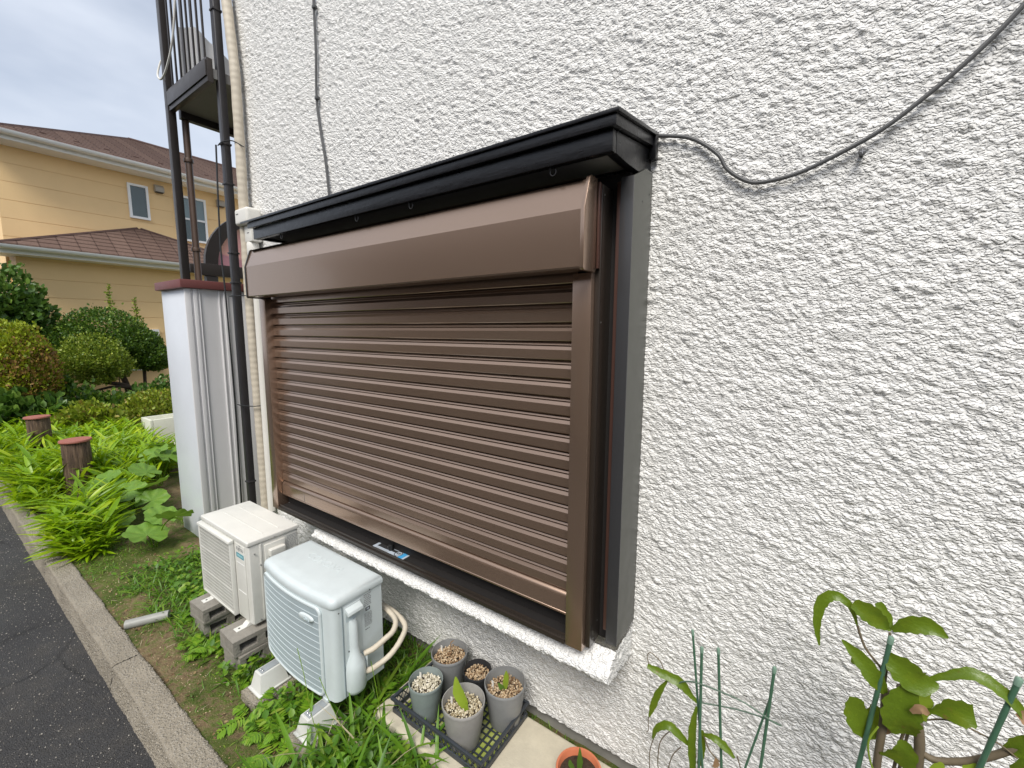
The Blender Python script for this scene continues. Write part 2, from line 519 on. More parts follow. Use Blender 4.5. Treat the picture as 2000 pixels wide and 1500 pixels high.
leafmat('leaf_butterbur', (.12, .25, .030), (.20, .36, .045), None, .5, .25, (.30, .50, .04), True)
leafmat('leaf_grass', (.06, .16, .010), (.15, .31, .014), (.28, .40, .04), .45, .28)
leafmat('leaf_fern', (.11, .25, .012), (.22, .40, .020), (.32, .38, .05), .5, .28)
leafmat('straw', (.36, .30, .17), (.58, .52, .36), None, .7, .1)
leafmat('leaf_dark', (.032, .082, .008), (.10, .20, .016), (.24, .34, .03), .5, .15)
leafmat('leaf_olive', (.11, .18, .018), (.27, .36, .030), (.44, .46, .07), .5, .2)
leafmat('leaf_thuja', (.17, .25, .010), (.40, .46, .018), (.24, .15, .028), .6, .2)
leafmat('leaf_thuja_brown', (.14, .075, .018), (.30, .17, .035), (.38, .28, .05), .7, .12)
leafmat('leaf_mid', (.045, .11, .018), (.11, .21, .030), (.20, .31, .05), .42, .22)
leafmat('leaf_azalea', (.13, .19, .015), (.32, .40, .025), (.32, .20, .05), .5, .2)
leafmat('leaf_cactus', (.058, .125, .008), (.125, .195, .012), (.22, .26, .02), .36, .2, (.40, .46, .03), True)
leafmat('leaf_young', (.20, .32, .025), (.34, .44, .045), None, .4, .25)
leafmat('leaf_dead', (.22, .13, .065), (.40, .25, .13), None, .7, .1)
t = simple('bark', (.075, .052, .036), .9, var=.4, vscale=18, bump=.012, bscale=30)
t = simple('log_wood', (.115, .072, .045), .85, var=.4, vscale=12)
nn = t.noise(42, 5, .65, vec=t.vec((1, 1, .09)))
t.color(t.ramp(nn, [(.3, (.025, .016, .011)), (.55, (.115, .072, .045)), (.75, (.24, .165, .105))])); t.bump(nn, .02)
simple('tile_red', (.33, .115, .085), .6, var=.15, vscale=14, grime=.2)
simple('siding_yellow', (.86, .60, .30), .7, var=.06, vscale=2, bump=.002, bscale=40)
simple('added_house_render', (.16, .13, .105), .8, var=.1, vscale=2, bump=.004)  # walls of the added house, kept dark for the shutter's reflections
simple('house_white', (.86, .86, .84), .5, var=.05)
t = mat('roof_shingle'); MAT['roof_shingle'] = t.m
br = t.n.new('ShaderNodeTexBrick'); br.inputs['Scale'].default_value = 1
br.inputs['Brick Width'].default_value = .32; br.inputs['Row Height'].default_value = 5; br.inputs['Mortar Size'].default_value = .012
br.inputs['Color1'].default_value = (.165, .105, .082, 1); br.inputs['Color2'].default_value = (.235, .155, .12, 1); br.inputs['Mortar'].default_value = (.07, .04, .03, 1)
t.link(t.vec((1, 1, 1)), br.inputs['Vector'])
mp = t.n.new('ShaderNodeMapping'); mp.inputs['Rotation'].default_value = (0, 0, R(90)); t.link(t.pos(), mp.inputs['Vector']); t.link(mp.outputs[0], br.inputs['Vector'])
t.color(t.mix(t.noise(30, 6, .7), br.outputs['Color'], (.06, .035, .028))); t.rough(.85)
t.m.node_tree.nodes['Principled BSDF'].inputs['Specular IOR Level'].default_value = .3
simple('roof_ridge', (.085, .046, .036), .8, var=.2)
t = simple('glass_dark', (.045, .075, .075), .06, var=.2, vscale=2); t.b.inputs['Specular IOR Level'].default_value = .8
t = simple('glass_pale', (.14, .20, .21), .08, var=.25, vscale=2); t.b.inputs['Specular IOR Level'].default_value = .8
simple('vent_grey', (.40, .36, .30), .5)
t = mat('tinted_panel'); t.color((.62, .30, .36)); t.rough(.12)
t.b.inputs['Alpha'].default_value = .55; MAT['tinted_panel'] = t.m
simple('bright_gap_white', (.80, .80, .80), .8, var=.04)  # white of the cloth added for the bright balcony gaps
simple('planter_white', (.66, .66, .56), .7, var=.12, grime=.35, bump=.001)
simple('paving_grey', (.42, .40, .36), .85, var=.2, grime=.3, bump=.003)
# ------------------------------------------------------------------ ground, road, kerb
mb = MB(); mb.add([(-150, -150, -.12), (150, -150, -.12), (150, 150, -.12), (-150, 150, -.12)], [(0, 1, 2, 3)])
tag(obj('road', mb, 'asphalt', smooth=0), kind='structure')

def soil_z(x, y):
    return .012*vnoise(x, y, 3.1)+.008*vnoise(x, y, 9)+.004*vnoise(x, y, 27)
xs = np.concatenate([np.linspace(-30, -6, 90), np.linspace(-6, -.3, 300)[1:], np.linspace(-.3, 4, 40)[1:]])
ys = np.concatenate([np.linspace(-.985, .1, 70), np.linspace(.1, 14, 60)[1:]])
X, Y = np.meshgrid(xs, ys, indexing='ij')
Z = soil_z(X, Y)
V = np.stack([X, Y, Z], -1).reshape(-1, 3)
F = gridfaces(len(xs), len(ys))[:, ::-1]
soil = link('garden_soil', npmesh('garden_soil', V, F, 'soil'))
tag(soil, kind='structure')

kerb = bpy.data.objects.new('kerb', None); COL.objects.link(kerb); kerb.location = (-3, -1.05, -.12); OFF[kerb.name] = Vector(kerb.location)
tag(kerb, kind='structure')
def kerb_piece(x0, x1, n):
    prof = []
    def seg(a, b, m):
        for k in range(m): prof.append((a[0]+(b[0]-a[0])*k/m, a[1]+(b[1]-a[1])*k/m))
    seg((-1.135, -.125), (-1.113, .012), 16); seg((-1.113, .012), (-1.103, .021), 3); seg((-1.103, .021), (-.992, .021), 16)
    seg((-.992, .021), (-.983, .013), 3); seg((-.983, .013), (-.98, -.06), 6); prof.append((-.98, -.06))
    prof = np.array(prof); xs_ = np.linspace(x0, x1, n)
    A = np.zeros((n, len(prof), 3)); A[..., 0] = xs_[:, None]; A[..., 1] = prof[None, :, 0]; A[..., 2] = prof[None, :, 1]
    wob = .004*vnoise(A[..., 0], A[..., 2]*3, 7); A[..., 1] += wob; A[..., 2] += .003*vnoise(A[..., 0], A[..., 1], 11)
    A = A-np.array(OFF['kerb'])
    F = gridfaces(n, len(prof))[:, ::-1]
    o = link('kerb_stone', npmesh('kerb_stone', A.reshape(-1, 3), F, 'kerb_concrete'), kerb)
kerb_piece(-.4, 4, 40); kerb_piece(-3.16, -.406, 300); kerb_piece(-5.1, -3.166, 160); kerb_piece(-7.6, -5.106, 110); kerb_piece(-12, -7.606, 90); kerb_piece(-30, -12.006, 60)

# ------------------------------------------------------------------ white stucco house
house = thing('stucco_house', 'white house with rough bumpy stucco wall around the brown shutter', 'house', (-1, 0, 0))
def arr(*segs):
    out = []
    for a, b, st in segs: out += list(np.arange(a, b-1e-9, st))
    return np.array(out+[segs[-1][1]])
wx = arr((-3.64, -2.4, .0095), (-2.4, -1.2, .008), (-1.2, -.5, .0065), (-.5, .75, .0048), (.75, 2.6, .014))
wz = arr((.085, .45, .007), (.45, 3.1, .0056), (3.1, 4.45, .0075), (4.45, 4.6, .011), (4.6, 6.2, .03))
X, Z = np.meshgrid(wx, wz, indexing='ij')
V = np.stack([X, np.zeros_like(X), Z], -1).reshape(-1, 3)
F = gridfaces(len(wx), len(wz))[:, ::-1]
cx = V[F].mean(1)
keep = ~((cx[:, 0] > -2.80) & (cx[:, 0] < -.56) & (cx[:, 2] > .80) & (cx[:, 2] < 2.46))
F = F[keep]
used = np.zeros(len(V), bool); used[F.ravel()] = True
idx = np.cumsum(used)-1
V = V[used]; F = idx[F]
V = V-np.array((-1, 0, 0))
n_ = np.cross(V[F[0][1]]-V[F[0][0]], V[F[0][2]]-V[F[0][0]])
if n_[1] > 0: F = F[:, ::-1]
link('wall', npmesh('wall', V, F, 'stucco'), house)
mb = MB(); mb.box(-3.62, 2.6, .035, 5, -.12, .10)
obj('foundation', mb, 'foundation', house)
mb = MB(); mb.box(-3.63, 2.55, .012, 5, .10, 6.2)
obj('wall_core', mb, 'foundation', house, smooth=0)
# flared stucco skirt under the window bay
prof = [(-.03, .605), (-.235, .640), (-.262, .648), (-.270, .662), (-.266, .676), (-.248, .692), (-.215, .716), (-.185, .736)]
pp = []
for a, b in zip(prof[:-1], prof[1:]):
    m = max(1, int(math.hypot(b[0]-a[0], b[1]-a[1])/.006))
    for k in range(m): pp.append((a[0]+(b[0]-a[0])*k/m, a[1]+(b[1]-a[1])*k/m))
pp.append(prof[-1]); pp = np.array(pp)
sx = arr((-2.486, -1.2, .009), (-1.2, -.518, .0055))
A = np.zeros((len(sx), len(pp), 3)); A[..., 0] = sx[:, None]; A[..., 1] = pp[None, :, 0]; A[..., 2] = pp[None, :, 1]
F1 = gridfaces(len(sx), len(pp))[:, ::-1]
ks = np.linspace(0, 1, 44)
def endcap(xc):
    B = np.zeros((len(ks), len(pp), 3))
    B[..., 0] = xc; B[..., 1] = pp[None, :, 0]*(1-ks[:, None])+0*ks[:, None]; B[..., 2] = pp[None, :, 1]
    return B
B = endcap(-.518); C_ = endcap(-2.486)
F2 = gridfaces(len(ks), len(pp))[:, ::-1]; F3 = gridfaces(len(ks), len(pp))
nA = A.size//3; nB = B.size//3
V = np.concatenate([A.reshape(-1, 3), B.reshape(-1, 3), C_.reshape(-1, 3)])-np.array((-1, 0, 0))
F = np.concatenate([F1, F2+nA, F3+nA+nB])
me = npmesh('bay_skirt', V, F, 'stucco')
bm = bmesh.new(); bm.from_mesh(me); bmesh.ops.remove_doubles(bm, verts=bm.verts, dist=1e-5); bm.to_mesh(me); bm.free()
link('bay_skirt', me, house)

# window bay: dark carcass, corner panel, trim
mb = MB(); mb.box(-2.844, -.545, -.150, -.004, .745, 2.49)
obj('bay_carcass', mb, 'dark_inside', house)
mb = MB(); mb.prism([(-.186, .762), (0.02, .762), (.02, 2.52), (-.06, 2.52), (-.186, 2.46)], 'x', -.535, -.518)
obj('corner_panel_side', mb, 'olive_panel', house, bevel=.0015)
mb = MB(); mb.box(-.562, -.518, -.192, -.1865, .762, 2.462)
obj('corner_panel_front', mb, 'charcoal_panel', house, bevel=.001)
mb = MB(); mb.box(-.580, -.563, -.178, -.150, .80, 2.455)
obj('bay_trim', mb, 'red_brown_trim', house, bevel=.002)
mb = MB()
for z in (.95, 1.7, 2.36):
    mb.lathe([(.004, 0), (.004, .002), (.002, .003)], (0, 0, 0), 8)
for k, (y, z) in enumerate(((-.03, .80), (-.10, 2.40), (-.03, 2.44))):
    m2 = MB(); m2.add([(-.5165-.001*0, y+.0035*math.cos(a), z+.0035*math.sin(a)) for a in np.linspace(0, 6.28, 9)[:-1]], [tuple(range(8))])
    obj('rivet', m2, 'black_cable', house, smooth=0)
mb = MB(); mb.box(-2.93, -2.845, -.15, -.004, .745, 2.46)
obj('corner_panel_far', mb, 'charcoal_panel', house, bevel=.001)

# ------------------------------------------------------------------ black hood above the shutter
hood = thing('window_hood', 'glossy black painted timber hood projecting above the brown shutter', 'hood', (-1.6, 0, 2.5))
YC, YM, YB_ = -.385, -.377, -.360
sl = (2.655-2.591)/.385
def zt(y, z0): return z0+(y-YC)*sl
mb = MB(); mb.prism([(YC, 2.580), (YC, 2.592), (0, zt(0, 2.592)), (0, zt(0, 2.580))], 'x', -2.87, -.500)
obj('cap_plate', mb, 'black_timber', hood, bevel=.0025)
mb = MB(); mb.prism([(YM, 2.547), (YM, 2.580), (0.01, zt(.01, 2.578)), (.01, zt(.01, 2.545))], 'x', -2.80, -.510)
obj('upper_moulding', mb, 'black_timber', hood, bevel=.003)
mb = MB(); mb.box(-2.77, -.526, YB_, YB_+.028, 2.484, 2.548)
obj('front_beam', mb, 'black_timber', hood, bevel=.003)
for x0, x1 in ((-.556, -.5255), (-2.77, -2.742)):
    mb = MB(); mb.prism([(YB_+.0285, 2.486), (-.24, 2.486), (0, 2.50), (0, 2.605), (YB_+.0285, 2.55)], 'x', x0, x1)
    obj('side_beam', mb, 'black_timber', hood, bevel=.002)
mb = MB(); mb.box(-2.741, -.557, YB_+.0285, -.155, 2.499, 2.511)
obj('soffit', mb, 'soffit_board', hood)
mb = MB(); mb.box(-.5225, -.500, -.03, -.002, 2.560, 2.64)
obj('end_block', mb, 'black_timber', hood, bevel=.002)
def cup_hook(x, lab):
    h = thing('cup_hook', lab, 'hook', (x, -.346, 2.484), 'small hooks under the black hood')
    pts = [(x, -.346, 2.487), (x, -.346, 2.470)]+[(x+.011-.011*math.cos(a)+0*a, -.346, 2.470-.011*math.sin(a)-.002) for a in np.linspace(0, 3.9, 12)]
    m = MB(); m.tube(pts, .0022, 6); obj('hook_wire', m, 'black_cable', h)
    m = MB(); m.lathe([(.005, 2.4805), (.005, 2.4838)], (x, -.346, 0), 10); obj('collar', m, 'black_cable', h)
for x in (-2.484, -1.799, -1.429, -.747):
    cup_hook(x, 'small open metal cup hook screwed under the black hood')

# ------------------------------------------------------------------ brown rolling shutter
sh = thing('rolling_shutter', 'closed brown metal rolling shutter with sloped top box', 'shutter', (-1.77, -.27, .75))
bxp = [(-.268, 2.152), (-.348, 2.152), (-.352, 2.158), (-.353, 2.336), (-.316, 2.434), (-.310, 2.437), (-.268, 2.440)]
mb = MB(); mb.prism(bxp, 'x', -2.912, -.628); obj('shutter_box', mb, 'shutter_brown', sh, smooth=8)
cap_ = [(-.262, 2.146), (-.350, 2.146), (-.357, 2.153), (-.358, 2.334), (-.322, 2.440), (-.312, 2.447), (-.262, 2.449)]
for x0, x1 in ((-.628, -.614), (-2.924, -2.912)):
    mb = MB(); mb.prism(cap_, 'x', x0, x1); obj('end_cap', mb, 'shutter_brown' if x0 > -1 else 'frame_brown', sh, bevel=.002)
mb = MB(); mb.prism([(-.330, 2.438), (-.300, 2.441), (-.268, 2.452), (-.268, 2.441)], 'x', -2.90, -.64); obj('box_top_strip', mb, 'frame_brown', sh)
# guide rails
for x0, x1 in ((-.694, -.624), (-2.945, -2.872)):
    mb = MB(); mb.box(x0, x1, -.272, -.200, .744, 2.147); obj('guide_rail', mb, 'shutter_brown', sh, bevel=.0025)
# outer frame members behind the rails
for x0, x1 in ((-.623, -.604), (-2.965, -2.946)):
    mb = MB(); mb.box(x0, x1, -.244, -.152, .750, 2.436); obj('frame_jamb', mb, 'frame_brown', sh, bevel=.0015)
mb = MB(); mb.box(-.6135, -.606, -.2615, -.2445, 2.16, 2.438); obj('jamb_cover', mb, 'red_brown_trim', sh, bevel=.0015)
mb = MB(); mb.box(-2.87, -.696, -.262, -.150, .744, .757); obj('sill_base', mb, 'frame_brown', sh, bevel=.001)
mb = MB(); mb.box(-2.87, -.696, -.2635, -.258, .7575, .779); obj('sill_lip', mb, 'frame_brown', sh, bevel=.001)
mb = MB(); mb.box(-2.87, -.696, -.274, -.2640, .744, .764); obj('sill_drip', mb, 'frame_brown', sh, bevel=.001)
mb = MB(); mb.box(-2.87, -.696, -.2575, -.150, .7575, .766); obj('sill_floor', mb, 'dark_inside', sh)
mb = MB(); mb.box(-2.90, -.68, -.199, -.1515, .767, 2.15); obj('shutter_back', mb, 'dark_inside', sh)
# slats
SP = .0695
prof = [(-.2080, .0695), (-.2080, .0672), (-.2190, .0664), (-.2230, .0600), (-.2130, .0590), (-.2130, .0552), (-.2230, .0546), (-.2295, .0432),
        (-.2300, .0424), (-.2300, .0080), (-.2280, .0055), (-.2160, .0015), (-.2080, .0005)]
mb = MB()
n = len(prof); xa, xb = -1.088, 1.088
vs = [(xa, y+.23, z) for y, z in prof]+[(xb, y+.23, z) for y, z in prof]
mb.add(vs, [(i, n+i, n+i+1, i+1) for i in range(n-1)])
slat_me = meshdata('slat', mb, 'shutter_brown', smooth=14)
bm = bmesh.new(); bm.from_mesh(slat_me); bmesh.ops.recalc_face_normals(bm, faces=bm.faces)
if sum(f.normal.y for f in bm.faces) > 0: bmesh.ops.reverse_faces(bm, faces=bm.faces)
bm.to_mesh(slat_me); bm.free()
for k in range(18):
    o = link('slat', slat_me, sh)
    o.location = Vector((-1.7835, -.23+random.uniform(-.0006, .0006), .934+SP*k))-OFF[sh.name]
# bottom bar
mb = MB(); mb.prism([(-.206, .934), (-.216, .934), (-.228, .929), (-.235, .920), (-.238, .908), (-.238, .852), (-.241, .850), (-.241, .843), (-.206, .843)], 'x', -2.868, -.700)
obj('bottom_bar', mb, 'shutter_brown', sh, bevel=.001, smooth=50)
mb = MB(); mb.box(-2.60, -2.597, -.2388, -.2383, .846, .906); obj('scuff_mark', mb, 'soffit_board', sh)
mb = MB(); mb.box(-.7005, -.6975, -.243, -.206, .84, .936); obj('bar_end_cap', mb, 'steel', sh, bevel=.001)
# sticker on the sill with a lock knob over it
st = obj('sticker', MB().box(-1.905, -1.655, -.2505, -.190, .7665, .7672), 'sticker_silver', sh)
obj('sticker_band', MB().box(-1.698, -1.668, -.2475, -.193, .7674, .7678), 'sticker_blue', st)
obj('sticker_print', MB().box(-1.885, -1.80, -.226, -.196, .7674, .7678), 'print_black', st)
obj('sticker_print', MB().box(-1.79, -1.735, -.222, -.204, .7674, .7678), 'print_black', st)
for k in range(3): obj('sticker_line', MB().box(-1.88+.0, -1.78, -.245+.005*k, -.243+.005*k, .7674, .7678), 'print_grey', st)
ring = MB()
for a in range(20):
    a0, a1 = a*math.pi/10, (a+1)*math.pi/10
    ring.add([(-1.717+r_*math.cos(q)*1.0, -.221+r_*math.sin(q), .7682) for r_, q in ((.020, a0), (.024, a0), (.024, a1), (.020, a1))], [(0, 1, 2, 3)])
obj('sticker_ring', ring, 'print_black', st, smooth=0)
me = text_mesh('VP', .026, 'print_black', .0002); o = link('sticker_letters', me, st); o.location = Vector((-1.717, -.221, .7684))-OFF[sh.name]
mb = MB(); mb.lathe([(.014, 0), (.016, .01), (.013, .028), (.006, .032)], (-1.785, -.215, .768), 14); obj('lock_knob', mb, 'black_cable', sh)
mb = MB(); mb.lathe([(.003, 0), (.004, .004), (.001, .006)], (-1.818, -.207, .7679), 8); obj('lock_pin', mb, 'steel', sh)
# screws on the jambs
for (x, y, z) in ((-.6035, -.225, 2.405), (-.6035, -.228, 1.98), (-.6035, -.215, .775), (-.6035, -.18, .83)):
    m = MB(); m.add([(x, y+.0035*math.cos(a), z+.0035*math.sin(a)) for a in np.linspace(0, 6.28, 9)[:-1]]+[(x+.0015, y, z)], [(i, (i+1) % 8, 8) for i in range(8)])
    obj('screw', m, 'steel', sh)

# ------------------------------------------------------------------ things fixed on the wall
c = spline([(-.497, -.012, 2.641), (-.403, -.014, 2.613), (-.344, -.015, 2.576), (-.294, -.016, 2.528), (-.268, -.014, 2.482), (-.213, -.014, 2.436), (-.162, -.015, 2.421), (-.068, -.016, 2.430),
            (.029, -.017, 2.465), (.116, -.017, 2.506), (.194, -.017, 2.563), (.282, -.016, 2.641), (.36, -.016, 2.73), (.48, -.015, 2.90), (.6, -.015, 3.15)], 7)
mb = MB(); mb.tube(c, .0062, 10); tag(obj('wall_cable', mb, 'grey_cable'), 'thick grey cable sagging across the white stucco from the hood corner', 'cable')
c = spline([(-2.583, -.014, 4.3), (-2.583, -.014, 3.902), (-2.582, -.015, 3.622), (-2.600, -.014, 3.368), (-2.578, -.014, 3.186), (-2.539, -.015, 2.998), (-2.518, -.014, 2.799), (-2.512, -.014, 2.66)], 7)
cb = thing('thin_cable', 'thin grey cable running straight down the wall to the hood', 'cable', (-2.58, -.014, 2.66))
mb = MB(); mb.tube(c, .0075, 8); obj('sheath', mb, 'grey_cable', cb)
for z, x in ((3.86, -2.583), (3.36, -2.60)):
    mb = MB(); mb.box(x-.004, x+.022, -.027, -.004, z-.008, z+.008); obj('cable_clip', mb, 'grey_cable', cb, bevel=.003)
sc = thing('wall_screw', 'small dark screw sticking out of the bare stucco', 'screw', (.08, -.005, 2.454))
def disc_y(x, z, r, y0, y1, n=14):
    m = MB(); m.prism([(x+r*math.cos(a), z+r*math.sin(a)) for a in np.linspace(0, 2*math.pi, n+1)[:-1]], 'y', y0, y1); return m
obj('screw_head', disc_y(.08, 2.454, .010, -.034, -.026), 'grey_cable', sc, bevel=.002)
obj('screw_shank', disc_y(.08, 2.454, .006, -.026, .002), 'black_cable', sc)
m = MB(); m.box(.0735, .0865, -.0346, -.0342, 2.453, 2.455); m.box(.079, .081, -.0349, -.0347, 2.4475, 2.4605); obj('cross_slot', m, 'steel', sc, smooth=0)
# downpipe on the corner
dp = thing('downpipe', 'dark square downpipe running down the left corner of the stucco wall', 'downpipe', (-3.66, -.10, 0))
def leanx(z): return -3.665+.012*math.sin(z*1.3)
mb = MB()
mb.prism([(-3.682, -.128), (-3.640, -.128), (-3.634, -.122), (-3.634, -.078), (-3.682, -.078)], 'z', .02, 6.0)
obj('pipe', mb, 'dark_pipe', dp, bevel=.006)
for z in (.72, 2.30, 2.52, 3.02, 3.30, 4.2):
    mb = MB(); mb.box(-3.688, -3.628, -.134, -.072, z, z+.014); obj('clamp', mb, 'dark_pipe', dp, bevel=.003)
    if z in (2.30, 1.2): pass
tie = MB(); tie.tube(spline([(-3.70, -.137, 3.30), (-3.62, -.14, 3.305), (-3.55, -.10, 3.31), (-3.49, -.05, 3.27)], 5), .004, 6); obj('tie_wire', tie, 'black_cable', dp)
tie = MB(); tie.tube(spline([(-3.70, -.137, 2.205), (-3.62, -.14, 2.205), (-3.52, -.10, 2.205), (-3.46, -.05, 2.205)], 5), .004, 6); obj('tie_wire', tie, 'black_cable', dp)
tie = MB(); tie.tube(spline([(-3.70, -.137, 1.36), (-3.62, -.14, 1.36), (-3.52, -.11, 1.36), (-3.49, -.06, 1.36)], 5), .004, 6); obj('tie_wire', tie, 'black_cable', dp)
# taped refrigerant pipe
c = [(-3.55+.012*math.sin(z*2.1)+(.06 if z > 3.8 else 0)*-min(1, (z-3.8)/.6), -.055, z) for z in np.linspace(.45, 5.0, 70)]
mb = MB(); mb.tube(c, [.033+.0012*math.sin(i*1.9) for i in range(70)], 14)
tag(obj('taped_pipe', mb, 'beige_tape'), 'beige tape wrapped pipe climbing the wall beside the dark downpipe', 'pipe')
# white conduit with entry cap
cd = thing('white_conduit', 'white plastic conduit with a hooded cap left of the hood', 'conduit', (-3.47, -.035, .5))
mb = MB(); mb.tube([(-3.475, -.038, z) for z in np.linspace(.50, 2.60, 12)], .027, 14); obj('tube', mb, 'white_plastic', cd)
mb = MB(); mb.box(-3.575, -3.385, -.115, -.008, 2.715, 2.83); obj('cap_hood', mb, 'white_plastic', cd, bevel=.022, seg=4)
mb = MB(); mb.box(-3.515, -3.405, -.080, -.008, 2.595, 2.7149); obj('cap_body', mb, 'white_plastic', cd, bevel=.008)
mb = MB(); mb.lathe([(.040, 2.50), (.042, 2.505), (.042, 2.585), (.038, 2.594)], (-3.47, -.045, 0), 18); obj('collar', mb, 'white_plastic', cd)
mb = MB(); mb.box(-3.545, -3.51, -.1165, -.1145, 2.788, 2.793); obj('slot', mb, 'print_black', cd)
mb = MB(); mb.box(-3.47, -3.44, -.0815, -.0795, 2.655, 2.660); obj('slot', mb, 'print_black', cd)
c = spline([(-3.70, -.15, 3.3), (-3.73, -.16, 2.6), (-3.72, -.155, 2.2), (-3.715, -.15, 1.4), (-3.725, -.15, .9), (-3.74, -.15, .5)], 6)
mb = MB(); mb.tube(c, .006, 6); tag(obj('hanging_cord', mb, 'black_cable'), 'thin black cord hanging loosely beside the dark downpipe', 'cord')
c = spline([(-2.775, -.16, .77), (-2.78, -.06, .70), (-2.785, -.02, .62), (-2.78, -.02, .50)], 5)
mb = MB(); mb.tube(c, .0035, 6); tag(obj('shutter_wire', mb, 'black_cable'), 'short black wire hanging from the far end of the shutter sill', 'wire')

# ------------------------------------------------------------------ white clad pillar
pl = thing('clad_pillar', 'tall white metal clad pillar with red brown cap beside the air conditioner', 'pillar', (-4.68, 0, 0))
mb = MB(); mb.box(-4.95, -4.405, -.197, .40, -.02, 2.30); obj('core', mb, 'white_metal_panel', pl, bevel=.002)
mb = MB(); mb.box(-4.404, -4.400, -.198, .40, -.02, 2.299); obj('side_panel', mb, 'grey_metal_panel', pl)
for y0, y1, d in ((-.203, -.158, .014), (-.140, -.112, .014), (-.095, -.088, .012), (.052, .064, .012), (.090, .125, .014), (.2, .4, .012)):
    mb = MB(); mb.box(-4.3998, -4.400+d, y0, y1, -.02, 2.298); obj('trim_strip', mb, 'grey_metal_panel', pl, bevel=.003)
mb = MB(); mb.box(-4.985, -4.365, -.235, .43, 2.301, 2.372); obj('cap', mb, 'cap_red_brown', pl, bevel=.006)

# ------------------------------------------------------------------ balcony
bal = thing('balcony', 'dark bronze balcony with upright bars above the white pillar', 'balcony', (-4.4, -.17, 2.375))
mb = MB(); mb.box(-4.455, -4.395, -.20, -.145, 2.373, 6.0); obj('post', mb, 'dark_bronze', bal, bevel=.004)
mb = MB(); mb.box(-4.384, -3.64, -.195, -.155, 3.70, 3.86); obj('front_beam', mb, 'dark_bronze', bal, bevel=.004)
mb = MB(); mb.box(-4.384, -3.64, -.205, -.1955, 3.735, 3.84); obj('front_beam_face', mb, 'dark_bronze', bal, bevel=.003)
mb = MB(); mb.box(-4.44, -4.385, -.1145, 1.3, 3.68, 3.80); obj('side_beam', mb, 'dark_bronze', bal, bevel=.004)
mb = MB(); mb.box(-4.384, -3.645, -.1545, 1.3, 3.735, 3.80); obj('deck', mb, 'soffit_board', bal)
for k in range(8):
    x = -4.32+.088*k
    w = .018 if k == 3 else .008
    mb = MB(); mb.box(x-w, x+w, -.182, -.170, 3.861, 4.95); obj('baluster', mb, 'dark_bronze', bal, bevel=.002)
for k in range(8):
    y = .02+.16*k
    mb = MB(); mb.box(-4.42, -4.408, y-.008, y+.008, 3.801, 4.95); obj('baluster', mb, 'dark_bronze', bal, bevel=.002)
mb = MB(); mb.box(-4.384, -3.64, -.20, -.15, 4.951, 5.01); obj('top_rail', mb, 'dark_bronze', bal, bevel=.004)
mb = MB(); mb.box(-4.44, -4.386, -.114, 1.3, 4.951, 5.01); obj('side_rail', mb, 'dark_bronze', bal, bevel=.004)
mb = MB(); mb.tube([(-4.43, -.075, 2.373), (-4.43, -.075, 3.679)], .026, 14)
o = obj('balcony_drain', mb, 'brown_pipe', bal)
for z in (2.62, 3.35):
    mb = MB(); mb.lathe([(.034, z), (.035, z+.004), (.035, z+.026), (.034, z+.03)], (-4.43, -.075, 0), 14); obj('drain_clamp', mb, 'brown_pipe', bal)
# white cloth added to stand in for brightness seen between the bars
gx, gz = np.linspace(-.10, .34, 24), np.linspace(3.81, 4.42, 12)
A = np.zeros((24, 12, 3))
A[..., 1] = gx[:, None]; A[..., 0] = -4.35+.008*np.sin(gx*40)[:, None]; A[..., 2] = 3.81+(gz[None]-3.81)*(1-.9*np.abs(gx[:, None]-.02))
sheet = link('bright_gap_sheet', npmesh('bright_gap_sheet', np.concatenate([A.reshape(-1, 3), (A+np.array((-.006, 0, 0))).reshape(-1, 3)]), np.concatenate([gridfaces(24, 12), gridfaces(24, 12)[:, ::-1]+288]), 'bright_gap_white'))
tag(sheet, 'added white cloth standing in for bright gaps between the balcony bars', 'cloth')
c = spline([(-3.98, -.215, 4.5), (-4.10, -.222, 4.15), (-4.26, -.225, 3.98), (-4.40, -.225, 3.93), (-4.50, -.215, 4.0), (-4.50, -.18, 4.12), (-4.44, -.16, 4.10)], 7)
mb = MB(); mb.tube(c, .007, 7); tag(obj('loose_wire', mb, 'white_plastic'), 'pale wire looped around the balcony corner post', 'wire')
# ------------------------------------------------------------------ concrete blocks under the ivory unit
def block_mesh():
    L, Wd, H = .30, .19, .098
    m = MB(); t_ = .024
    m.box(-Wd/2, Wd/2, -L/2, L/2, H-t_, H)
    m.box(-Wd/2, Wd/2, -L/2, L/2, 0, t_)
    for y0, y1 in ((-L/2, -L/2+.034), (-.022, .022), (L/2-.034, L/2)):
        m.box(-Wd/2, Wd/2, y0, y1, t_, H-t_)
    return m
def rough_block(m):
    me = meshdata('block_body', m, 'concrete_block', 0, 40)
    bm = bmesh.new(); bm.from_mesh(me)
    bmesh.ops.remove_doubles(bm, verts=bm.verts, dist=1e-5)
    bmesh.ops.subdivide_edges(bm, edges=bm.edges, cuts=2, use_grid_fill=True)
    for v in bm.verts:
        v.co += Vector((random.uniform(-1, 1), random.uniform(-1, 1), random.uniform(-1, 1)))*.0022
    bm.to_mesh(me); bm.free(); return me
bme = rough_block(block_mesh())
for (x, y, z, rz, lab) in ((-2.62, -.56, .003, 3, 'lower hollow concrete block under the valve end of the ivory air conditioner'),
                           (-2.625, -.575, .102, -2, 'upper hollow concrete block under the valve end of the ivory air conditioner'),
                           (-3.10, -.55, .003, -4, 'lower hollow concrete block under the pillar end of the ivory air conditioner'),
                           (-3.095, -.565, .102, 2, 'upper hollow concrete block under the pillar end of the ivory air conditioner')):
    o = link('concrete_block', bme); o.location = (x, y, z); o.rotation_euler = (0, 0, R(rz))
    tag(o, lab, 'block', 'concrete blocks under the ivory air conditioner')

